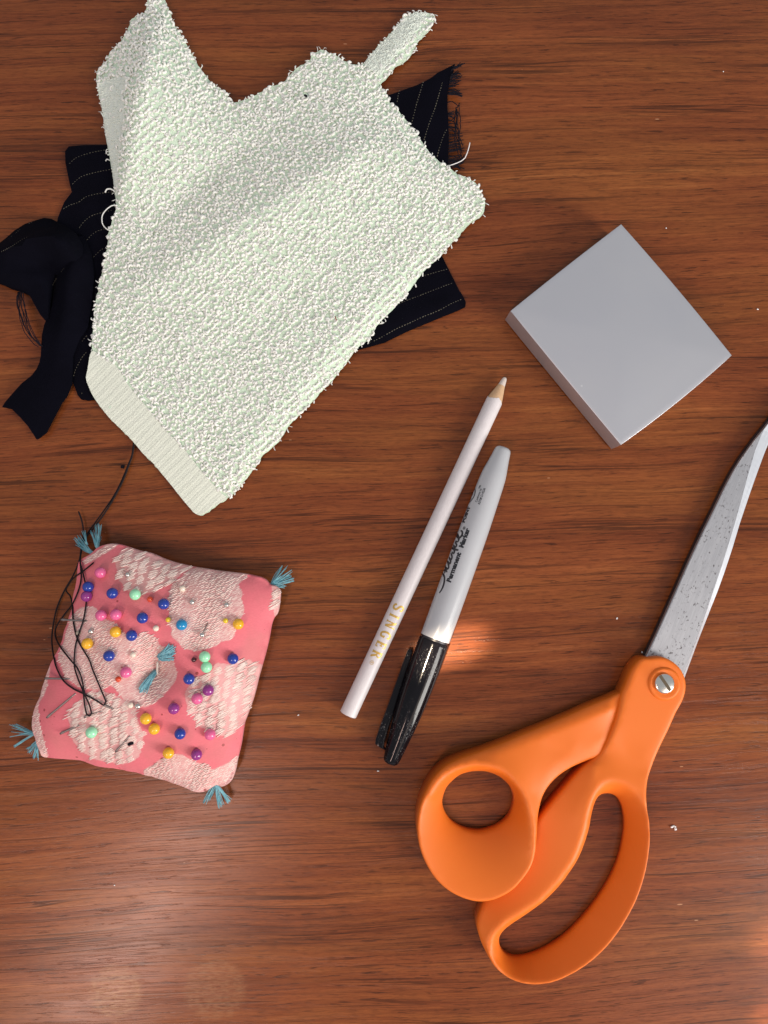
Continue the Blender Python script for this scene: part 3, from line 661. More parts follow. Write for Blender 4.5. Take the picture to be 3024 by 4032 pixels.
# lettering reads from the tip end towards the butt: u runs backwards, letter tops face right
G = {  # serif capitals on a 0..1 box: strokes (points, width)
 'S': ([([(.80, .78), (.66, .95), (.42, .99), (.20, .86), (.22, .64), (.50, .50), (.78, .36), (.80, .14), (.56, .01), (.30, .05), (.15, .22)], .17), ([(.80, .74), (.80, .98)], .07), ([(.15, .02), (.15, .26)], .07)], .95),
 'I': ([([(.25, .03), (.25, .97)], .19), ([(.05, .03), (.45, .03)], .07), ([(.05, .97), (.45, .97)], .07)], .50),
 'N': ([([(.16, .03), (.16, .97)], .09), ([(.14, .97), (.82, .03)], .19), ([(.82, .03), (.82, .97)], .09), ([(.0, .03), (.32, .03)], .07), ([(-.02, .97), (.22, .97)], .07), ([(.68, .97), (.98, .97)], .07)], 1.0),
 'G': ([([(.84, .80), (.62, .97), (.36, .94), (.14, .70), (.12, .36), (.32, .07), (.62, .03), (.82, .16)], .17), ([(.80, .04), (.80, .42)], .15), ([(.60, .43), (.95, .43)], .07), ([(.85, .72), (.85, .97)], .07)], 1.0),
 'E': ([([(.18, .03), (.18, .97)], .19), ([(.0, .03), (.74, .03)], .08), ([(.0, .97), (.72, .97)], .08), ([(.2, .52), (.52, .52)], .08), ([(.75, .0), (.75, .24)], .07), ([(.73, .76), (.73, 1.0)], .07), ([(.54, .40), (.54, .64)], .07)], .84),
 'R': ([([(.18, .03), (.18, .97)], .19), ([(.0, .03), (.38, .03)], .07), ([(.0, .97), (.45, .97), (.68, .86), (.70, .66), (.50, .52), (.2, .50)], .10), ([(.46, .52), (.86, .03)], .17), ([(.78, .03), (.98, .03)], .07)], .95)}
u0 = pL * (471 / 1469.); cap = 4.3; tot = 25.0 * .93; adv = 0; wsum = sum(G[c][1] for c in "SINGER"); sp_ = (tot - wsum * 3.0) / 5
for ch in "SINGER":
    V, Fc = [], []; k = 0
    for pts_, wd in G[ch][0]:
        l = np.array(pts_); l = catmull(l, False, .08) if len(l) > 2 and ch in 'SGR' else catmull(l, False, .12)
        v2, f2 = ribbon(np.column_stack([l[:, 0] * 3.0, l[:, 1] * cap]), wd * 3.2 * 1.25 + .10)
        uv = np.column_stack([u0 - adv - v2[:, 0], -(v2[:, 1] - cap * .5)])
        V.append(wrap(uv, pa, pd, pn, pu, lambda u: pr)); Fc += [tuple(i + k for i in f) for f in f2]; k += len(v2)
    obj("gold_letter", np.concatenate(V), Fc, M_GOLD, pencil, False)
    adv += G[ch][1] * 3.0 + sp_
th = np.linspace(0, 2 * math.pi, 17); cu, cv = u0 - adv + sp_ - 2.1, .4
v2, f2 = ribbon(np.column_stack([cu + .75 * np.cos(th), cv + .75 * np.sin(th)]), .16)
v3, f3 = ribbon(np.array([(cu + .25, cv + .3), (cu + .25, cv - .3)]), .14); v4, f4 = ribbon(catmull(np.array([(cu + .25, cv - .3), (cu - .15, cv - .25), (cu - .1, cv + .05), (cu + .2, cv), (cu - .3, cv + .3)]), False, .2), .12)
v2 = np.concatenate([v2, v3, v4]); f2 = f2 + [tuple(i + 34 for i in f) for f in f3] + [tuple(i + 34 + 4 for i in f) for f in f4]
obj("registered_mark", wrap(v2, pa, pd, pn, pu, lambda u: pr), f2, M_GOLD, pencil, False)

# ------------------------------------------------------------------ marker pen
MA, MB_ = (1535, 3008), (1984, 1762)
ma, md, mn, mu, mL = axis(MA, MB_, 6.1, 6.1)
S = mL / math.hypot(MB_[0] - MA[0], MB_[1] - MA[1])       # mm per photo pixel along the pen
marker = thing("marker_pen", "capped grey permanent marker with black cap lying beside the white pencil", "marker", ma * [1, 1, 0])
ucap = 508 * S
prof_b = [(ucap + .9, 5.6), (ucap + .95, 5.95), (ucap + 20, 6.0), (ucap + 45, 5.85), (mL - 22, 5.45), (mL - 15, 5.2), (mL - 11.5, 4.95), (mL - 8, 4.35), (mL - 4.5, 3.75), (mL - 1.6, 3.35), (mL - .7, 3.05), (mL - .15, 2.4), (mL, 1.5)]
def smooth_prof(pr_): q_ = catmull(np.array(pr_), False, 1.2); return [tuple(x) for x in q_]
pb = np.array(prof_b[:2] + smooth_prof(prof_b[2:9]) + prof_b[9:]); rad_b = lambda u: float(np.interp(u, pb[:, 0], pb[:, 1]))
us = np.unique(np.concatenate([pb[:, 0], np.linspace(ucap + 1, mL - 2, 30)]))
obj("marker_barrel", *lathe(prof_b[:2] + smooth_prof(prof_b[2:9]) + prof_b[9:], ma, md, mn, mu, 64), M_BARREL, marker, True, 45)
obj("collar_ring", *lathe([(ucap - 2, 5.5), (ucap + 1.2, 5.5)], ma, md, mn, mu, 48), M_INK, marker, True, 40)
prof_c = [(0, 1.2), (.25, 2.2), (.8, 2.9), (1.8, 3.25)] + smooth_prof([(3.2, 3.45), (10, 4.25), (18, 5.1), (26, 5.65), (34, 5.95), (42, 6.1), (ucap - .5, 6.15)]) + [(ucap - .1, 6.05), (ucap, 5.7)]
obj("marker_cap", *lathe(prof_c, ma, md, mn, mu, 64), M_CAP, marker, True, 50)
# pocket clip on the left side, standing off the cap
rad_c = lambda u: float(np.interp(u, [p[0] for p in prof_c], [p[1] for p in prof_c]))
cl = []
for u, off, hw, tk in [(4.2, 3.6, 1.6, 2.3), (4.6, 6.0, 2.1, 2.6), (5.2, 8.0, 2.3, 3.6), (7, 8.5, 2.3, 3.7), (12, 8.6, 2.3, 3.4), (20, 8.5, 2.2, 3.2), (32, 8.55, 2.0, 2.7), (40, 8.6, 1.7, 2.4), (43.5, 8.5, 1.3, 2.1), (44.6, 8.2, .7, 1.3)]:
    base = ma + md * u * 1.0 - mu * 2.0 + mn * (off - tk * .5)
    cl.append([base + mn * (sx * tk * .5) + mu * (sy * hw) for sx, sy in ((-1, -.85), (-.6, -1), (.6, -1), (1, -.85), (1, .85), (.6, 1), (-.6, 1), (-1, .85))])
V = np.array(cl).reshape(-1, 3); m_ = 8
Fc = [(i * m_ + j, i * m_ + (j + 1) % m_, (i + 1) * m_ + (j + 1) % m_, (i + 1) * m_ + j) for i in range(len(cl) - 1) for j in range(m_)] + [tuple(range(m_))[::-1], tuple((len(cl) - 1) * m_ + j for j in range(m_))]
obj("pocket_clip", V, Fc, M_CAP, marker, True, 40)
# printed words
def to_uv(p):
    """photo pixel on the pen -> (u, v) on the barrel, along the line of sight"""
    p = np.atleast_2d(np.asarray(p, float)); dr = np.stack([(p[:, 0] - 1512) / F, -(p[:, 1] - 2016) / F, -np.ones(len(p))], 1) @ RM.T
    o_ = np.array([0, 0, CAM_H]) - ma; out_ = []
    for k_ in dr:
        r = 5.8
        for _ in range(4):
            kn = np.array([k_ @ mn, k_ @ mu]); on = np.array([o_ @ mn, o_ @ mu])
            A_ = kn @ kn; B_ = kn @ on; C_ = on @ on - r * r; D_ = max(B_ * B_ - A_ * C_, 0.0); t = (-B_ - math.sqrt(D_)) / A_
            q_ = o_ + k_ * t; u_ = q_ @ md; r = rad_b(u_)
        out_.append((u_, r * math.atan2(q_ @ mn, q_ @ mu)))
    return np.array(out_)
def text_mesh(s, size, bold=0.0):
    c = bpy.data.curves.new("txt", 'FONT'); c.body = s; c.size = size; c.offset = bold; c.resolution_u = 3
    o = bpy.data.objects.new("txt", c); COL.objects.link(o); dg = bpy.context.evaluated_depsgraph_get(); dg.update()
    me = bpy.data.meshes.new_from_object(o.evaluated_get(dg)); bpy.data.objects.remove(o); bpy.data.curves.remove(c)
    b = bmesh.new(); b.from_mesh(me); bpy.data.meshes.remove(me); bmesh.ops.triangulate(b, faces=b.faces[:])
    for _ in range(4):
        es = [e for e in b.edges if e.calc_length() > .16 * size]
        if not es: break
        bmesh.ops.subdivide_edges(b, edges=es, cuts=1); bmesh.ops.triangulate(b, faces=[f for f in b.faces if len(f.verts) > 3])
    b.verts.index_update(); v = np.array([x.co[:2] for x in b.verts]); f = [tuple(q.index for q in p.verts) for p in b.faces]; b.free(); return v, f
def words(name, s, p0, length_px, cap_mm, vshift=0.0, bold=.055):
    v, f = text_mesh(s, 1.0, bold); lo = v.min(0); hi = v.max(0)
    q0 = to_uv([p0])[0]
    v = np.column_stack([(v[:, 0] - lo[0]) / (hi[0] - lo[0]) * length_px * S, v[:, 1] / .69 * cap_mm])
    # subdivide long faces is unneeded: letters are small against the barrel
    return obj(name, wrap(v + q0 + [0, vshift], ma, md, mn, mu, rad_b, .05), f, M_INK, marker, False)
words("printed_words", "Permanent", (1774, 2294), 122, 1.95)
words("printed_words", "Marker", (1823, 2158), 80, 1.95)
words("printed_words", "POINT", (1826, 2058), 69, 2.0, -.45, .075)
words("printed_words", "Conforms to", (1878, 1978), 57, .95, 0, .02)
words("printed_words", "ASTM D-4236", (1889, 1988), 69, .95, 0, .02)
words("printed_words", "TM", (1889, 1925), 14, .75)
T = lambda pts_: crop(pts_, 1650, 1850, .2261)
script = [[(352, 2143), (385, 2098), (415, 2035), (436, 1960), (442, 1890), (434, 1845), (412, 1808), (398, 1815), (378, 1850)], [(440, 1805), (452, 1775), (446, 1745), (428, 1760)], [(488, 1782), (472, 1752), (462, 1715), (455, 1660)], [(462, 1690), (485, 1722), (510, 1712), (514, 1670), (500, 1610), (492, 1580)], [(500, 1590), (525, 1628), (545, 1620), (545, 1575), (522, 1515)], [(524, 1530), (548, 1560), (568, 1545), (572, 1500), (555, 1450)],
          [(686, 1398), (650, 1392), (610, 1378), (570, 1362)], [(575, 1425), (592, 1452), (612, 1440), (612, 1400), (590, 1350)], [(598, 1310), (625, 1342), (648, 1330), (652, 1300), (628, 1262)], [(632, 1240), (662, 1252), (685, 1236), (694, 1195), (678, 1140), (664, 1122), (655, 1150), (690, 1195), (700, 1200)], [(672, 1215), (705, 1185), (738, 1150), (754, 1110), (748, 1075), (724, 1056)]]
for s_ in script:
    q = catmull(to_uv(T(s_)), False, .25); k = np.linspace(0, 1, len(q))
    v2, f2 = ribbon(q, .80 * (.75 + .45 * np.sin(k * math.pi)))
    obj("script_stroke", wrap(v2, ma, md, mn, mu, rad_b, .05), f2, M_INK, marker, False)
c0 = to_uv(T([(784, 1015)]))[0]; th = np.linspace(0, 2 * math.pi, 19)
for rr, wd in ((.62, .16), (.22, .30)):
    v2, f2 = ribbon(np.column_stack([c0[0] + rr * np.cos(th), c0[1] + rr * np.sin(th)]), wd); obj("registered_mark", wrap(v2, ma, md, mn, mu, rad_b, .05), f2, M_INK, marker, False)
c0 = to_uv(T([(925, 445)]))[0]
v2, f2 = ribbon(np.column_stack([c0[0] + 3.0 * np.cos(np.linspace(0, 6.283, 49)), c0[1] + .5 + 3.0 * np.sin(np.linspace(0, 6.283, 49))]), .62)
obj("round_seal", wrap(v2, ma, md, mn, mu, rad_b, .05), f2, M_INK, marker, False)
v2, f2 = text_mesh("AP", 3.3, .05); v2 = v2 - (v2.min(0) + v2.max(0)) / 2 + c0 + [0, .6]
obj("round_seal_letters", wrap(v2, ma, md, mn, mu, rad_b, .05), f2, M_INK, marker, False)

# ------------------------------------------------------------------ scissors
sc1 = lambda pts_: crop(pts_, 1600, 2500, .7233)
sc2 = lambda pts_: crop(pts_, 1700, 3000, .6028)
scz = lambda pts_: crop(pts_, 2400, 1600, .52)
scissors = thing("scissors", "large orange handled scissors with pitted steel blades, lying closed along the right side", "scissors", U1(2600, 2700))
def handle(name, out_pts, hole_pts, feats, zbot, bull=1.35, step=1.5):
    """out_pts/hole_pts: [(px, py, z)], feats: list of [(px, py, z)] open lines"""
    def C(p, closed, st=1.1):
        p = np.asarray(p, float); return catmull(np.column_stack([U(p[:, :2], p[:, 2]), p[:, 2]]), closed, st)
    o = C(out_pts, True); h = C(hole_pts, True); L = [np.vstack([o, o[:1]]), np.vstack([h, h[:1]])] + [C(f, False) for f in feats]
    fld = Field(L, .8, 4, 0, 2500, 2)
    v, tri, lp = plan(o, [h], step, (.15, .45, .9, 1.5))
    d = np.minimum(dist(lp[0], v), dist(lp[1], v)); e = np.clip(bull - d, 0, bull)
    z = fld(v) - (bull - np.sqrt(np.maximum(bull ** 2 - e ** 2, 0))) * .95
    zb = np.full(len(v), zbot) if not callable(zbot) else zbot(v)
    V, Fc = solid(v, tri, z, zb)
    ob = obj(name, V, Fc, M_ORANGE, scissors, True)
    return ob, fld
def zz(pts_, z): return [(p[0], p[1], zi) for p, zi in zip(pts_, np.broadcast_to(z, (len(pts_),)))]
big_o = zz(sc1([(1172, 325), (1195, 270), (1228, 192), (1258, 150), (1290, 128), (1330, 126), (1390, 121), (1440, 138), (1490, 178), (1519, 232), (1526, 290), (1510, 355), (1470, 430), (1430, 520), (1380, 622), (1342, 715), (1318, 795), (1311, 880), (1319, 960), (1331, 1040)]), [9.5, 9.5, 9.5, 9.5, 9.8, 10, 10, 10, 10, 10, 10, 10, 10, 10, 10, 10.3, 11, 12, 13, 13.3]) \
      + zz(sc2([(1433, 500), (1426, 600), (1400, 740), (1352, 890), (1282, 1030), (1182, 1178), (1062, 1300), (932, 1390), (810, 1445), (700, 1466), (600, 1458), (500, 1420), (420, 1352), (370, 1275), (322, 1175), (300, 1085), (305, 1020), (328, 955), (350, 905), (400, 830), (470, 720), (560, 560), (640, 455), (720, 345), (860, 180), (985, 40)]), [13.5, 13.5, 13.5, 13.5, 13.5, 13.5, 13.5, 13.5, 13.5, 13.5, 13.5, 13.2, 12.8, 12, 10.5, 9.5, 8.8, 8, 7, 6, 5.5, 5.5, 6, 7, 7.5, 8]) \
      + zz(sc1([(1036, 660), (1062, 635), (1100, 560), (1130, 485), (1155, 400)]), [8.5, 9, 9.5, 9.5, 9.5])
big_h = zz(sc2([(1130, 210), (1092, 226), (1064, 280), (1047, 350), (1030, 440), (1000, 540), (960, 635), (900, 730), (830, 822), (750, 902), (650, 980), (560, 1040), (490, 1090), (452, 1132), (443, 1182), (460, 1237), (502, 1272), (562, 1283), (640, 1270), (730, 1235), (830, 1175), (920, 1100), (1002, 1010), (1080, 910), (1150, 800), (1208, 682), (1242, 570), (1261, 460), (1262, 370), (1247, 290), (1216, 236), (1172, 212)]),
           [5, 6, 7, 8.5, 9, 9, 9, 9, 9, 9, 9, 8.5, 8, 7, 6, 5, 4, 3.5, 3.5, 3.5, 3.5, 3.5, 3.5, 3.5, 3.5, 3.5, 3.5, 3.5, 3.5, 3.8, 4, 4.5])
big_f = [zz(sc2([(1385, 270), (1355, 215), (1300, 165), (1225, 128), (1155, 124), (1102, 152), (1070, 200), (1035, 290), (1005, 420), (965, 550), (915, 660), (830, 780), (740, 880), (640, 955), (540, 1015), (460, 1070), (402, 1130), (376, 1205), (395, 1300), (450, 1375)]), [12.5, 12, 11.8, 11.6, 11.6, 11.8, 12, 12.3, 12.5, 12.5, 12.5, 12.5, 12.5, 12.5, 12.5, 12.7, 13, 13, 13.2, 13.3]),
         zz(sc1([(1250, 180), (1200, 330), (1150, 480), (1085, 620)]), [10.2, 10.2, 10.2, 10]), zz(sc1([(1460, 380), (1400, 520), (1340, 660)]), 10.2), zz(sc1([(1180, 560), (1200, 650), (1290, 740), (1300, 640)]), [9.9, 9.7, 10.2, 10.3]),
         zz(sc1([(1025, 705), (1010, 800), (975, 890), (930, 990)]), [10.5, 11, 11.3, 11.3])]
ob, f_big = handle("finger_handle", big_o, big_h, big_f, 0.4)
sm_o = zz(sc1([(1178, 318), (1100, 345), (1000, 385), (900, 430), (780, 481), (650, 535), (520, 590), (400, 635), (300, 670), (215, 715), (150, 782), (102, 870), (72, 960), (62, 1060), (74, 1160), (108, 1250), (158, 1330), (218, 1388), (290, 1430), (365, 1454), (430, 1457), (500, 1440), (580, 1395), (640, 1330), (685, 1260), (706, 1180), (713, 1100), (718, 1010), (726, 950), (746, 880), (782, 820), (832, 770), (900, 725), (980, 690), (1040, 668), (1075, 640), (1112, 560), (1142, 485), (1165, 400)]),
          [8, 8, 8, 8, 8, 8.5, 9, 9.5, 10.5, 12, 13.5, 14.5, 15.2, 15.6, 15.8, 15.8, 15.8, 15.8, 15.8, 15.8, 15.8, 15.8, 15.8, 15.7, 15.5, 15, 14.3, 13.4, 12.4, 11.2, 10.2, 9.5, 9, 8.5, 8.2, 8, 8, 8, 8])
sm_h = zz(sc1([(390, 744), (330, 752), (278, 774), (222, 830), (198, 900), (206, 955), (240, 1010), (300, 1050), (370, 1069), (432, 1065), (500, 1040), (560, 990), (587, 920), (585, 870), (560, 820), (510, 775), (450, 750)]), [7, 6.8, 6.3, 5.6, 5, 4.6, 4.2, 4, 4, 4, 4.2, 4.8, 5.6, 6.2, 6.8, 7, 7])
sm_f = [zz(sc1([(130, 880), (175, 800), (240, 748), (320, 718), (410, 712), (490, 728), (560, 768), (612, 830), (650, 910), (676, 1000), (692, 1090), (694, 1180)]), [14.6, 14, 13.2, 12.8, 12.8, 13.2, 13.8, 14.4, 14.8, 15.2, 15.4, 15.5]),
        zz(sc1([(1120, 400), (960, 460), (780, 530), (600, 600), (470, 650)]), [10, 10, 10, 10.5, 11.3]), zz(sc1([(1080, 560), (980, 630), (860, 680), (760, 760), (700, 860)]), [9.2, 9.4, 10, 11, 12.2]), zz(sc1([(720, 560), (800, 615), (875, 640), (925, 600)]), [10.4, 9.9, 9.8, 10.1])]
def sm_bot(v):
    b = U(sc1([(560, 1300)]), 8)[0]; d = np.linalg.norm(v - b, axis=1); return np.full(len(v), 3.6)
ob, f_sm = handle("thumb_handle", sm_o, sm_h, sm_f, 0.5)
# pivot boss and screw
pc = U1(*sc1([(1408, 268)])[0], 11.0)
obj("pivot_boss", *lathe([(0, 8.6), (10.1 - 8, 6.3), (2.6, 6.0), (2.75, 5.5), (2.4, 4.6), (2.2, 3.0)], pc * [1, 1, 0] + [0, 0, 8.2], [0, 0, 1.0], [1.0, 0, 0], [0, 1.0, 0], 48), M_ORANGE, scissors, True)
ps = U1(*sc1([(1407, 266)])[0], 11.6)
obj("pivot_screw", *lathe([(0, 3.9), (1.1, 3.9), (1.45, 3.7), (1.6, 3.3)], ps * [1, 1, 0] + [0, 0, 10.3], [0, 0, 1.0], [1.0, 0, 0], [0, 1.0, 0], 40), M_SCREW, scissors, True, 40)
a = U1(*sc1([(1382, 222)])[0], 11.96); b = U1(*sc1([(1438, 304)])[0], 11.96); t = (b - a) / np.linalg.norm(b - a); nn = np.array([-t[1], t[0], 0]) * .62
V = np.array([a - nn, b - nn, b + nn, a + nn, a - nn * 1 - [0, 0, .5], b - nn - [0, 0, .5], b + nn - [0, 0, .5], a + nn - [0, 0, .5]])
obj("screw_slot", V, [(0, 1, 2, 3), (0, 4, 5, 1), (1, 5, 6, 2), (2, 6, 7, 3), (3, 7, 4, 0)], M_SLOT, scissors, False)
# blades
def resample(p, n): 
    p = np.asarray(p, float); s = np.append(0, np.cumsum(np.linalg.norm(np.diff(p, axis=0), axis=1))); t = np.linspace(0, s[-1], n); return np.column_stack([np.interp(t, s, p[:, i]) for i in range(p.shape[1])])
Lp = scz([(150, 2180), (262, 1932), (375, 1690), (485, 1445), (600, 1185), (705, 962), (795, 780), (872, 620), (940, 492), (1004, 390), (1105, 250), (1200, 130), (1335, -45)])
Bp = scz([(500, 2200), (570, 2010), (660, 1762), (735, 1548), (805, 1340), (852, 1200), (905, 1030), (950, 880), (1000, 700), (1048, 520), (1100, 340), (1160, 190), (1336, -52)])
Rp = scz([(510, 2205), (580, 2020), (672, 1770), (748, 1575), (820, 1395), (872, 1250), (930, 1075), (985, 890), (1052, 690), (1110, 525), (1178, 340), (1240, 200), (1337, -58)])
n = 60
Lw = np.column_stack([U(resample(Lp, n), 5.4), np.full(n, 5.4)]); Bw = np.column_stack([U(resample(Bp, n), 5.4), np.full(n, 5.4)])
Rr_ = resample(Rp, n); Rw = np.column_stack([U(Rr_, 4.2), np.full(n, 4.2)])
dd = np.linalg.norm(Rw[:, :2] - Bw[:, :2], axis=1)
Eb = Rw.copy(); Eb[:, 2] = 3.3
Lb = Lw.copy(); Lb[:, 2] = 3.3
L2 = Lw.copy(); tdir = (Bw - Lw); tdir[:, 2] = 0; tl = np.linalg.norm(tdir, axis=1)[:, None] + 1e-6
L2 = Lw + tdir / tl * np.minimum(.35, tl * .3); Lw2 = Lw.copy(); Lw2[:, 2] = 5.05
V = np.concatenate([L2, Bw, Eb, Lb, Lw2]); q = lambda A_, B_: [(A_ * n + i, A_ * n + i + 1, B_ * n + i + 1, B_ * n + i) for i in range(n - 1)]
blade = obj("blade", V, [f[::-1] for f in q(0, 1) + q(1, 2) + q(2, 3) + q(3, 4) + q(4, 0)] + [(0, n, 2 * n, 3 * n, 4 * n)], M_STEEL, scissors, False)
# the ground cutting bevel is a strip of its own
V = np.concatenate([Bw + [0, 0, .03], Rw + [0, 0, .05], Eb + [0, 0, .02]])
obj("ground_edge", V, [f[::-1] for f in q(0, 1) + q(1, 2)], M_EDGE, blade, False)
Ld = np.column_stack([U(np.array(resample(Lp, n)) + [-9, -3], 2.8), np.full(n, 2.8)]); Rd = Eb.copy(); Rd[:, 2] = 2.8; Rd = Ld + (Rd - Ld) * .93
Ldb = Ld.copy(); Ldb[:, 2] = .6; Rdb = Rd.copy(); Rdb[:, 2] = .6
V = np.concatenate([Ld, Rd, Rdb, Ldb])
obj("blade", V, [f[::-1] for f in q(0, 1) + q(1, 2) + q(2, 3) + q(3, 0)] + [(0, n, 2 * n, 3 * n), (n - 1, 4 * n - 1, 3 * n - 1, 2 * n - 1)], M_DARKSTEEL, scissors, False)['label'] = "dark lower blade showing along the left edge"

# ------------------------------------------------------------------ pincushion
cush = thing("pincushion", "square pink brocade pincushion with pale flowers and turquoise corner tassels", "pincushion", U1(610, 2620))
C_OUT = [(322, 2203), (351, 2184), (365, 2174), (380, 2159), (405, 2147), (445, 2140), (488, 2147), (542, 2165), (600, 2179), (665, 2206), (745, 2227), (853, 2245), (962, 2258), (1000, 2265), (1034, 2274), (1052, 2285), (1066, 2302), (1086, 2306), (1102, 2321), (1105, 2346), (1097, 2407), (1080, 2433), (1070, 2462), (1056, 2534), (1038, 2603), (1024, 2650), (1014, 2690), (998, 2752), (973, 2821), (962, 2853), (951, 2926), (936, 2991), (929, 3027), (916, 3066), (897, 3087), (875, 3096), (853, 3090), (831, 3103), (803, 3117), (766, 3116), (727, 3099), (672, 3077), (600, 3056), (540, 3040), (488, 3030), (380, 3012), (326, 2994), (253, 2986), (181, 2980), (163, 2962), (148, 2926), (134, 2882), (128, 2846), (141, 2781), (159, 2745), (177, 2683), (195, 2629), (213, 2593), (239, 2543), (260, 2477), (282, 2409), (293, 2344), (304, 2282), (311, 2224)]
CZ = 9.0
oc = catmull(U(C_OUT, CZ), True, 1.0)
Lc = [np.column_stack([np.vstack([oc, oc[:1]]), np.zeros(len(oc) + 1)])]
fc0 = Field(Lc, 1.6, 8, .0045, 2500, 1)
tuft = U1(622, 2640, 20)
def cush_z(qq):
    qq = np.asarray(qq)[:, :2]; p = np.maximum(fc0(qq), 0) / fc0.z.max()
    h = 15.5 * np.power(p + 1e-6, .60)
    d = np.linalg.norm(qq - tuft[:2], axis=1); h -= 7.5 * np.exp(-(d / 7.5) ** 2) + 2.4 * np.exp(-(d / 20) ** 2)
    return CZ + h
v, tri, _ = plan(oc, (), 1.0, (.25, .6))
zt = cush_z(v); db = dist(oc, v)
zt = np.where(db < .001, CZ, zt) + .18 * np.sin(v[:, 0] * .35 + 1.2 * np.sin(v[:, 1] * .12)) * np.clip(db / 6, 0, 1)
zb = CZ - 8.6 * np.power(np.clip(np.maximum(fc0(v), 0) / fc0.z.max() * 3, 0, 1), .6)
V, Fc = solid(v, tri, np.maximum(zt, zb + .06), zb)
FL = [  # flower patches (photo pixels), petal weight
 ([(545, 2150), (481, 2156), (456, 2188), (454, 2231), (470, 2253), (466, 2275), (488, 2297), (503, 2318), (543, 2336), (568, 2342), (600, 2332), (629, 2324), (640, 2313), (654, 2306), (683, 2293), (703, 2270), (722, 2247), (745, 2228), (700, 2190), (600, 2160)], .9),
 ([(748, 2238), (716, 2270), (680, 2306), (676, 2335), (669, 2375), (680, 2407), (676, 2447), (690, 2469), (689, 2498), (716, 2523), (727, 2541), (756, 2552), (788, 2558), (824, 2549), (860, 2538), (879, 2521), (915, 2516), (933, 2487), (936, 2458), (962, 2407), (951, 2353), (954, 2331), (936, 2306), (944, 2292), (965, 2272), (962, 2240), (850, 2225)], .12),
 ([(289, 2412), (315, 2394), (354, 2387), (391, 2391), (409, 2427), (452, 2441), (481, 2456), (506, 2485), (543, 2499), (564, 2496), (579, 2481), (600, 2488), (622, 2501), (636, 2512), (640, 2534), (668, 2550), (690, 2590), (694, 2621), (705, 2640), (701, 2672), (683, 2698), (661, 2723), (622, 2759), (585, 2772), (561, 2775), (540, 2765), (500, 2735), (463, 2692), (412, 2705), (336, 2701), (300, 2680), (268, 2669), (250, 2640), (235, 2611), (215, 2590), (239, 2520), (262, 2440)], .20),
 ([(362, 2719), (333, 2752), (307, 2759), (293, 2784), (271, 2810), (279, 2831), (286, 2853), (279, 2868), (293, 2889), (289, 2915), (304, 2936), (318, 2962), (347, 2980), (365, 2994), (409, 3004), (470, 3014), (514, 3000), (543, 2983), (564, 2954), (571, 2918), (579, 2882), (568, 2846), (557, 2810), (550, 2774), (506, 2742), (440, 2715), (400, 2712)], .75),
 ([(853, 2611), (839, 2640), (781, 2658), (770, 2676), (748, 2701), (741, 2734), (748, 2763), (750, 2792), (781, 2817), (784, 2846), (817, 2864), (853, 2886), (889, 2900), (918, 2886), (958, 2853), (975, 2830), (1003, 2752), (1022, 2672), (1028, 2630), (1012, 2618), (994, 2611), (980, 2597), (940, 2599), (915, 2612), (868, 2603)], 1.0),
 ([(560, 3040), (600, 3012), (633, 2987), (680, 2965), (719, 2962), (752, 2983), (781, 3001), (817, 3009), (831, 3034), (853, 3027), (897, 3009), (932, 2996), (960, 3080), (930, 3140), (840, 3190), (760, 3190), (650, 3140), (560, 3095)], .25),
 ([(203, 2622), (199, 2672), (195, 2716), (177, 2745), (159, 2774), (170, 2831), (184, 2889), (192, 2936), (188, 2985), (150, 2970), (120, 2850), (150, 2740), (190, 2620)], .1),
 ([(310, 2219), (347, 2213), (380, 2192), (423, 2166), (447, 2141), (405, 2140), (365, 2170), (320, 2195)], .3),
 ([(1064, 2300), (1068, 2345), (1070, 2390), (1076, 2432), (1100, 2410), (1112, 2330), (1090, 2295)], .6)]
q2 = V[:, :2]; fd = np.full(len(q2), -9.0); ptw = np.zeros(len(q2))
for poly, pw in FL:
    g = U(poly, 16 if pw != .1 else 10); g = catmull(g, True, 1.0); s_ = dist(g, q2) * np.where(inside(g, q2), 1, -1)
    m_ = s_ > fd; ptw[m_] = pw; fd = np.maximum(fd, s_)
cb = obj("cushion_body", V, Fc, M_CUSH, cush, True)
for nm, arr in (("flower", fd), ("petal", ptw)):
    at = cb.data.attributes.new(nm, 'FLOAT', 'POINT'); at.data.foreach_set('value', arr.astype('f'))
def cz(px_, py_):
    p = U([(px_, py_)], 18); 
    for _ in range(4): p = U([(px_, py_)], float(surf(p)[0]))
    return np.array([p[0, 0], p[0, 1], float(surf(p)[0])])
def surf(qq):
    qq = np.asarray(qq)[:, :2]; return np.where(inside(oc, qq), cush_z(qq), np.maximum(CZ - dist(oc, qq) * 1.2, .6))
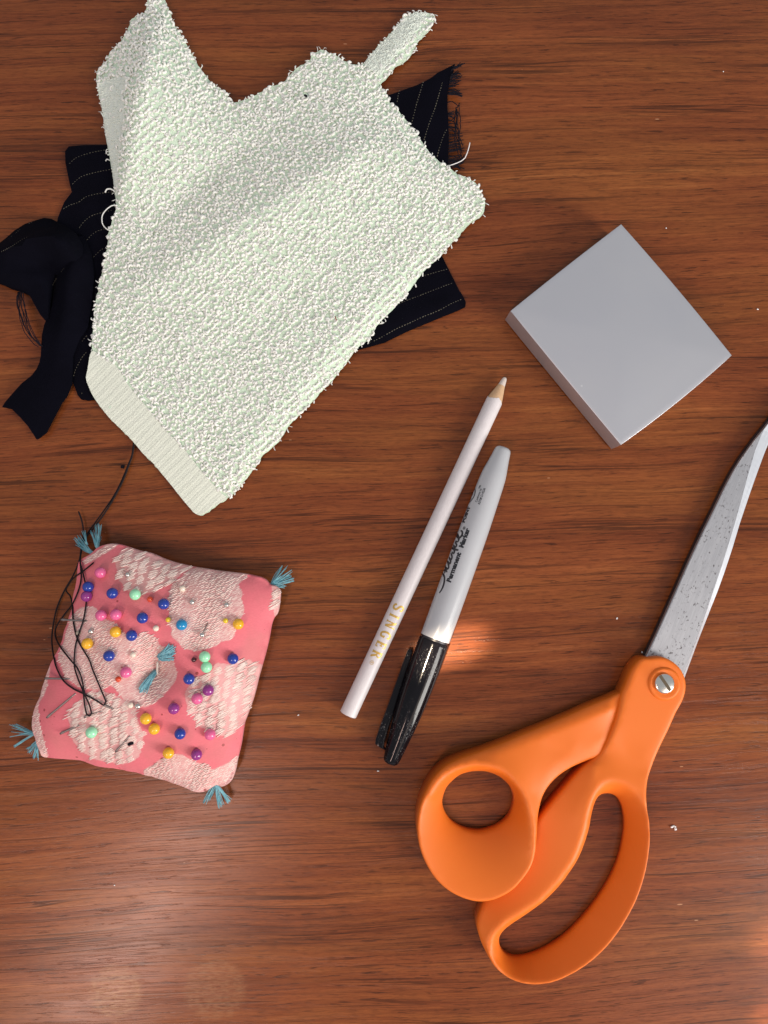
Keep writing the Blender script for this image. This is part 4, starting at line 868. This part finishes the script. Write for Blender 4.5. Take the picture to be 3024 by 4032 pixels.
# raised silk floats: every flower is woven of short slanting strands
def silk():
    n = NT("silk_floats"); c = n.coord()
    return n.set(Base_Color=n.mix(n.noise(c, .25, 3, .7), (.80, .60, .54), (.93, .81, .74)), Roughness=.48, Specular_IOR_Level=.45, Sheen_Weight=.1)
M_SILK = silk()
ang0 = math.radians(27); fa = np.array([math.cos(ang0), math.sin(ang0)]); fb = np.array([-fa[1], fa[0]])
for poly, pw in FL:
    g = catmull(U(poly, 16 if pw != .1 else 10), True, 1.0); lo_b, hi_b = g.min(0), g.max(0); cc = (lo_b + hi_b) / 2; ex = np.linalg.norm(hi_b - lo_b) / 2
    st_ = []
    if pw >= .5:                                   # scale-like petals, six or seven strands each
        for i_, b_ in enumerate(np.arange(-ex, ex, 3.05)):
            for a_ in np.arange(-ex, ex, 4.7) + (i_ % 2) * 2.35 + RNG.normal(0, .5):
                a1 = a_ + RNG.normal(0, .35); b1 = b_ + RNG.normal(0, .2); Lp_ = RNG.uniform(3.9, 5.2)
                for k_ in range(9):
                    t_ = (k_ - 4) / 4; st_.append((a1 + RNG.normal(0, .30) + .5 * t_, b1 + t_ * 1.25 + RNG.normal(0, .06), Lp_ * (1 - .34 * t_ * t_) * RNG.uniform(.85, 1.1)))
    else:
        for i_, b_ in enumerate(np.arange(-ex, ex, .60)):
            for a_ in np.arange(-ex, ex, 2.7):
                st_.append((a_ + RNG.normal(0, .45) + (i_ % 3) * .8, b_ + RNG.normal(0, .10), RNG.uniform(1.4, 2.9)))
    st_ = np.array(st_); mid = cc + st_[:, :1] * fa + st_[:, 1:2] * fb
    kp = inside(g, mid) & (dist(oc, mid) > .9) & inside(oc, mid)
    lines = []
    for (m_x, row) in zip(mid[kp], st_[kp]):
        an = ang0 + RNG.normal(0, .10); dv = np.array([math.cos(an), math.sin(an)]); hl = row[2] / 2
        qq = np.array([m_x - dv * hl, m_x - dv * hl * .55, m_x + dv * hl * .55, m_x + dv * hl]); z_ = cush_z(qq)
        kk = .15 if pw >= .5 else .07
        lines.append(np.column_stack([qq, z_ + [-.05, kk, kk, -.05]]))
    if lines:
        obj("brocade_flower", *tubes(lines, RNG.uniform(.13, .21, len(lines)), 4, lambda k: .55 + 1.8 * k * (1 - k)), M_SILK, cush, True, None, 'stuff')
def tuft_of(base, ends, spread, count, r=.17, z0=8.0, z1=3.0, droop=1.0):
    out = []
    for _ in range(count):
        e_ = ends[random.randrange(len(ends))]; b = np.array(base) + RNG.normal(0, 3, 2); t_ = np.array(e_) + RNG.normal(0, spread, 2)
        m_ = (b + t_) / 2 + RNG.normal(0, spread * .5, 2); z = [z0, (z0 + z1) / 2 + random.uniform(-.5, 1.2), max(.3, z1 + random.uniform(-1, 1))]
        out.append(catmull(np.column_stack([U([b, m_, t_], z), z]), False, 1.2))
    return tubes(out, r, 5, lambda k: 1 - .35 * k)
TS = [((364, 2182), [(302, 2122), (312, 2112), (306, 2136)], 6, 26), ((343, 2140), [(330, 2092)], 3, 6), ((383, 2158), [(360, 2095), (378, 2068), (392, 2066), (394, 2120)], 4, 28),
      ((1067, 2303), [(1108, 2232), (1128, 2230), (1148, 2246), (1156, 2284), (1138, 2266), (1120, 2308)], 5, 46), ((136, 2888), [(46, 2858), (60, 2850), (48, 2885), (95, 2880)], 7, 26), ((136, 2890), [(56, 2938)], 2, 8), ((148, 2920), [(106, 2945), (112, 2962), (132, 2982), (148, 2980)], 5, 28),
      ((848, 3088), [(805, 3160), (824, 3150), (862, 3180), (878, 3172), (898, 3158), (904, 3152)], 5, 46)]
for b, e_, s_, c in TS: obj("corner_tassel", *tuft_of(b, e_, s_, c), M_TASSEL, cush)
tc0 = cz(622, 2600)
out = []
def floss(p0, ends, spread, count, lift=1.2):
    for _ in range(count):
        e_ = np.array(ends[random.randrange(len(ends))]) + RNG.normal(0, spread, 2); b = np.array(p0) + RNG.normal(0, 3, 2); m_ = (b + e_) / 2 + RNG.normal(0, spread * .6, 2)
        L_ = [cz(*x) for x in (b, m_, e_)]
        out.append(catmull(np.array([L_[0] + [0, 0, .5], L_[1] + [0, 0, lift + random.random()], L_[2] + [0, 0, lift * .7 + random.random() * .6]]), False, 1.0))
floss((628, 2582), [(688, 2556), (680, 2580), (668, 2588), (676, 2545), (645, 2598)], 7, 60); floss((616, 2640), [(555, 2716), (570, 2724), (585, 2690), (562, 2708)], 5, 55)
obj("centre_tuft", *tubes(out, .22, 5), M_TASSEL, cush)
st = [cz(624, 2604) + [0, 0, 1.4], cz(623, 2630) + [0, 0, 1.6], cz(621, 2655) + [0, 0, .7]]
obj("tie_stitch", *tubes([catmull(np.array(st), False, 1)], .42, 6), plain("grey_cord", (.60, .54, .48), .8).m, cush)

# ------------------------------------------------------------------ pins
PINC = {'blue': (.012, .040, .30), 'pink': (.74, .125, .30), 'purple': (.27, .030, .22), 'mint': (.33, .76, .47), 'yellow': (.84, .44, .018), 'teal': (.010, .24, .50), 'white': (.80, .68, .56), 'lemon': (.78, .55, .02), 'orange': (.62, .055, .010), 'silver': (.55, .53, .50), 'grey': (.40, .35, .27), 'maroon': (.055, .004, .008)}
PINM = {k: plain("pin_head_" + k, c, .22, .03, .2, Coat_Weight=.3, Metallic=(.8 if k == 'silver' else 0)).m for k, c in PINC.items()}
proto = {}
def sphere(r, seg=20, rings=12, squash=1.0):
    V = [(0, 0, r * squash)]
    for i in range(1, rings):
        a = math.pi * i / rings
        V += [(r * math.sin(a) * math.cos(2 * math.pi * j / seg), r * math.sin(a) * math.sin(2 * math.pi * j / seg), r * squash * math.cos(a)) for j in range(seg)]
    V.append((0, 0, -r * squash)); Fc = [(0, 1 + j, 1 + (j + 1) % seg) for j in range(seg)]
    for i in range(rings - 2):
        for j in range(seg): a = 1 + i * seg + j; b = 1 + i * seg + (j + 1) % seg; Fc.append((a, a + seg, b + seg, b))
    k = len(V) - 1; s0 = 1 + (rings - 2) * seg; Fc += [(k, s0 + (j + 1) % seg, s0 + j) for j in range(seg)]
    return np.array(V), Fc
def pin(kind, x, y, r, label, tilt=None):
    name = "ball_head_pin" if r > 1.6 else "small_head_pin"
    grp = "glass ball-head pins in the pincushion" if r > 1.6 else "small-headed pins in the pincushion"
    p = cz(x, y); p = U1(x, y, p[2] + r * .8)
    if (kind, r) not in proto:
        o = thing(name, label, "pin", p, grp)
        V, Fc = sphere(r); link("pin_head", mesh("pin_head", V, Fc, PINM[kind]), o)
        V, Fc = tubes([np.array([(0, 0, -r * .8), (0, 0, -r - 4), (0, 0, -r - 9)])], .28, 6); link("pin_shaft", mesh("pin_shaft", V, Fc, M_NEEDLE), o)
        proto[(kind, r)] = o
    else:
        s = proto[(kind, r)]; o = s.copy(); COL.objects.link(o); o['label'] = label; o.location = Vector([float(c) for c in p]) * MM
        for ch in s.children: c = ch.copy(); COL.objects.link(c); c.parent = o
    o.rotation_euler = (random.uniform(-.25, .25), random.uniform(-.25, .25), 0) if tilt is None else tilt
    return o
BIG, SMALL = 2.12, 1.08
PINS = [
 ('pink', 395, 2255, BIG, "pink ball-head pin nearest the top left tassel of the cushion"),
 ('blue', 347, 2311, BIG, "blue ball-head pin touching the purple pin under black thread"),
 ('purple', 341, 2348, BIG, "purple ball-head pin under black thread, touching a blue pin at the left edge"),
 ('blue', 442, 2336, BIG, "blue ball-head pin left of the topmost mint pin"),
 ('mint', 532, 2341, BIG, "topmost mint green ball-head pin, beside a tiny orange-red head"),
 ('orange', 590, 2359, SMALL, "tiny orange-red pin head right of the topmost mint pin"),
 ('pink', 398, 2423, BIG, "left one of two pink ball-head pins side by side"),
 ('pink', 456, 2420, BIG, "right one of two pink ball-head pins side by side"),
 ('blue', 561, 2433, BIG, "blue ball-head pin right of the two pink pins side by side"),
 ('silver', 502, 2263, .98, "small silver pin head on the pale flower at the cushion's top edge"),
 ('silver', 358, 2486, 1.05, "small silver pin head above the leftmost yellow pin"),
 ('grey', 309, 2492, .95, "tiny dull grey pin head beside black thread near the left edge"),
 ('yellow', 455, 2488, BIG, "large yellow ball-head pin beside a blue pin, below the two pink pins"),
 ('blue', 518, 2502, BIG, "blue ball-head pin right beside a large yellow pin"),
 ('yellow', 344, 2534, BIG, "leftmost large yellow ball-head pin on the cushion"),
 ('blue', 429, 2582, BIG, "blue ball-head pin on the left pale flower between yellow and pink pins"),
 ('white', 524, 2578, 1.12, "small cream pin head left of the turquoise centre tuft"),
 ('white', 718, 2318, 1.2, "small cream pin head highest on the upper right flower"),
 ('blue', 644, 2378, BIG, "blue ball-head pin at the left rim of the upper right flower"),
 ('silver', 756, 2371, 1.05, "small silver pin head on the upper left of the upper right flower"),
 ('silver', 892, 2382, 1.05, "small silver pin head at the right of the upper right flower"),
 ('lemon', 662, 2440, .98, "tiny lemon yellow pin head left of the bright turquoise pin"),
 ('teal', 715, 2460, BIG, "bright turquoise ball-head pin, the only one"),
 ('lemon', 888, 2444, .98, "tiny lemon yellow pin head beside the rightmost yellow pin"),
 ('yellow', 938, 2457, BIG, "rightmost large yellow ball-head pin near the cushion's right edge"),
 ('white', 614, 2474, 1.15, "small cream pin head between the bright turquoise pin and a blue pin"),
 ('mint', 806, 2586, BIG, "upper one of two mint pins touching each other"),
 ('mint', 813, 2627, BIG, "lower one of two mint pins touching each other"),
 ('blue', 917, 2594, BIG, "rightmost blue ball-head pin, right of the two touching mint pins"),
 ('blue', 744, 2673, BIG, "blue ball-head pin right of the turquoise centre tuft"),
 ('maroon', 763, 2598, .95, "tiny dark maroon pin head left of the two touching mint pins"),
 ('pink', 496, 2647, BIG, "pink ball-head pin left of the turquoise centre tuft"),
 ('orange', 465, 2674, SMALL, "tiny orange-red pin head below the pink pin left of the tuft"),
 ('white', 514, 2777, 1.12, "small cream pin head next to a clear silver one, below the centre"),
 ('silver', 543, 2780, 1.12, "clear silver pin head right beside a cream one below the centre"),
 ('mint', 360, 2884, BIG, "mint ball-head pin alone on the lower left flower"),
 ('yellow', 574, 2830, BIG, "upper left one of two large yellow pins near the bottom flower"),
 ('yellow', 607, 2870, BIG, "lower right one of two large yellow pins near the bottom flower"),
 ('purple', 820, 2718, BIG, "purple ball-head pin touching the pale flower at the right edge, above a pink pin"),
 ('pink', 776, 2751, BIG, "pink ball-head pin just below left of a purple pin"),
 ('purple', 684, 2790, BIG, "purple ball-head pin alone on pink cloth below the centre tuft"),
 ('blue', 709, 2889, BIG, "lowest blue ball-head pin on the cushion"),
 ('pink', 827, 2892, BIG, "pink ball-head pin lowest on the cushion, right of the lowest blue pin"),
 ('yellow', 663, 2965, BIG, "lowest yellow ball-head pin, above the bottom flower"),
 ('purple', 774, 2971, BIG, "lowest purple ball-head pin, near the bottom tassel")]
for kind, x, y, r, lab in PINS: pin(kind, x, y, r, lab)
# a bent-over pin with its shaft in view
a = cz(800, 2498) + [0, 0, 1.8]; b = cz(819, 2447) + [0, 0, -.4]
o = tag(thing("leaning_pin", "thin leaning pin with a glassy head on the upper right flower", "pin", b), "thin leaning pin with a glassy head on the upper right flower", "pin", "small-headed pins in the pincushion")
V, Fc = sphere(.98); obj("pin_head", V + a, Fc, PINM['silver'], o); obj("pin_shaft", *tubes([np.linspace(b, a, 4)], .2, 6), M_NEEDLE, o)
NEED = [((240, 2440), (342, 2445), 1.5, "blunt grey needle lying across the left edge of the cushion, upper one"), ((176, 2671), (269, 2673), 1.2, "grey needle poking out level over the left edge, lower one"), ((184, 2826), (284, 2742), 1.0, "long grey needle stuck slanting in pink cloth at the lower left"),
        ((237, 2889), (295, 2862), 1.0, "short grey needle just below the long slanting one"), ((455, 2960), (499, 2911), .9, "short grey needle upright on the lower left flower"), ((408, 2776), (439, 2788), .9, "needle threaded with black thread, eye end at the flower's rim"), ((331, 2824), (392, 2803), .9, "needle threaded with a black loop on the lower left flower")]
for (e0, e1, lift, lab) in NEED:
    b = cz(*e1) + [0, 0, -.1]; a0 = cz(*e0); a = U1(*e0, max(a0[2], b[2] - 4) + lift)
    o = thing("sewing_needle", lab, "needle", b, "sewing needles in the pincushion")
    d = (b - a) / np.linalg.norm(b - a)
    obj("needle_shaft", *tubes([np.array([a, a + d * .8, (a + b) / 2, b, b + d * 2])], .40, 6), M_NEEDLE, o)
    s_ = np.cross(d, [0, 0, 1]); s_ /= np.linalg.norm(s_)
    th = np.linspace(0, 2 * math.pi, 13)
    obj("needle_eye", *tubes([np.array([a + d * (1.1 + 1.1 * math.cos(t)) + s_ * .36 * math.sin(t) for t in th])], .16, 5), M_NEEDLE, o)

# ------------------------------------------------------------------ black threads
def thread_path(px_, z_off):
    q = []
    for (x, y) in catmull(np.array(px_, float), False, 12):
        p = U([(x, y)], 10)
        for _ in range(3): p = U([(x, y)], float(surf(p)[0]))
        q.append([x, y, float(surf(p)[0]) + z_off])
    q = np.array(q); z = q[:, 2].copy()
    for _ in range(10): z[1:-1] = np.maximum((z[:-2] + z[2:]) / 2, z[1:-1] - .0) * .5 + z[1:-1] * .5
    return np.column_stack([U(q[:, :2], z), z])
T1 = [(526, 1742), (520, 1790), (505, 1830), (478, 1895), (450, 1950), (412, 2006), (376, 2056), (344, 2101), (322, 2150), (313, 2203), (289, 2264), (253, 2326), (224, 2394), (210, 2459), (204, 2524), (213, 2593), (224, 2633), (250, 2680), (289, 2712), (326, 2730), (380, 2759), (409, 2777), (417, 2764), (401, 2723), (383, 2680), (362, 2629), (351, 2597), (307, 2521), (289, 2449), (284, 2376), (275, 2344), (259, 2322), (286, 2279), (326, 2250), (369, 2215)]
T2 = [(309, 2014), (322, 2050), (328, 2090), (326, 2130), (318, 2174), (315, 2210), (326, 2253), (336, 2300), (340, 2362), (330, 2434), (315, 2481), (304, 2514), (295, 2557), (293, 2622), (307, 2672), (327, 2723), (333, 2774), (342, 2813), (353, 2820), (360, 2808), (351, 2774), (333, 2730), (322, 2672), (304, 2629), (279, 2600), (235, 2543), (217, 2499), (224, 2463), (253, 2420), (286, 2376), (311, 2318), (320, 2268), (316, 2203), (331, 2130), (364, 2085), (398, 2040), (425, 2000), (452, 1955), (484, 1893), (508, 1830), (522, 1788), (528, 1742)]
V, Fc = tubes([thread_path(T1, .9)], .30, 6)
tag(obj("black_thread", V, Fc, M_BLACKTHREAD), "black thread running under the towel's corner with a free end by the top pink pin", "thread", "black threads trailing over the cushion")
V, Fc = tubes([thread_path(T2, 1.3)], .30, 6)
tag(obj("black_thread", V, Fc, M_BLACKTHREAD), "black thread looped through the needle, with a free end standing above the top left tassel", "thread", "black threads trailing over the cushion")
snip = cz(517, 2927)
tag(obj("thread_snippet", *tubes([np.array([cz(507, 2931) + [0, 0, .3], cz(516, 2927) + [0, 0, .5], cz(526, 2924) + [0, 0, .3]])], .6, 6), M_FRAY), "black snip of thread beside the upright needle on the lower left flower", "thread snippet")
tag(obj("thread_snippet", *tubes([np.array([U1(478, 1838, .5), U1(484, 1838, .6), U1(489, 1840, .4)])], .7, 6), M_FRAY), "dark speck of thread on the wood between towel corner and cushion", "thread snippet")

# ------------------------------------------------------------------ lint on the table
LINT = [((2652, 3262), 14, "white fluffy lint tuft on the wood right of the orange handles", 2), ((1174, 2816), 7, "tiny white lint crumb between cushion and pencil end", 1), ((1488, 3034), 9, "white lint crumb below the tip of the black cap", 1), ((2430, 2435), 8, "white lint crumb left of the scissor blade", 1), ((2530, 2568), 9, "white lint crumb touching the blade where the orange handle begins", 1), ((2984, 1218), 8, "white lint crumb right of the silver box at the photo's edge", 1), ((2622, 897), 6, "white lint crumb above right of the silver box", 1), ((452, 3486), 7, "white lint crumb on bare wood below the cushion", 1), ((2847, 282), 6, "white lint crumb at the top right of the table", 1)]
for (x, y), s_, lab, m_ in LINT:
    V, Fc = [], []; k = 0
    for j in range(m_ * 2):
        a = random.uniform(0, 6.28); r = s_ * .103 * .42 * random.uniform(.7, 1.1); sv, sf = sphere(r, 8, 6, .7)
        sv = sv * (1 + RNG.normal(0, .16, (len(sv), 1))) * [1, random.uniform(.6, .9), 1]
        off = U1(x + math.cos(a) * s_ * .4 * (m_ - .5), y + math.sin(a) * s_ * .45 * (m_ - .5), r * .65)
        V.append(sv + off); Fc += [tuple(i + k for i in f) for f in sf]; k += len(sv)
    tag(obj("lint_crumb", np.concatenate(V), Fc, M_LINT), lab, "lint", "lint on the table")

# ------------------------------------------------------------------ small patches of direct sun
tgt = U1(1780, 2545, 0) * MM
dirL = np.array([-.34 * .94, .0, 0]) 
sun_gap = spot("sun_gap_light", Vector((tgt[0] - .30 * .30, tgt[1] - .03, .42)), Vector(tgt), math.radians(4.7), 36, (1.0, .80, .58), 1.0)
sun_gap.scale = (.55, 1.15, 1)
for (x_, y_, p_) in ((3046, 3715, 9), (3052, 4015, 12)):
    t_ = Vector(U1(x_, y_, 0) * MM); spot("sun_gap_light", t_ + Vector((-.08, -.03, .42)), t_, math.radians(3.4), p_, (1.0, .80, .58), 1.0)
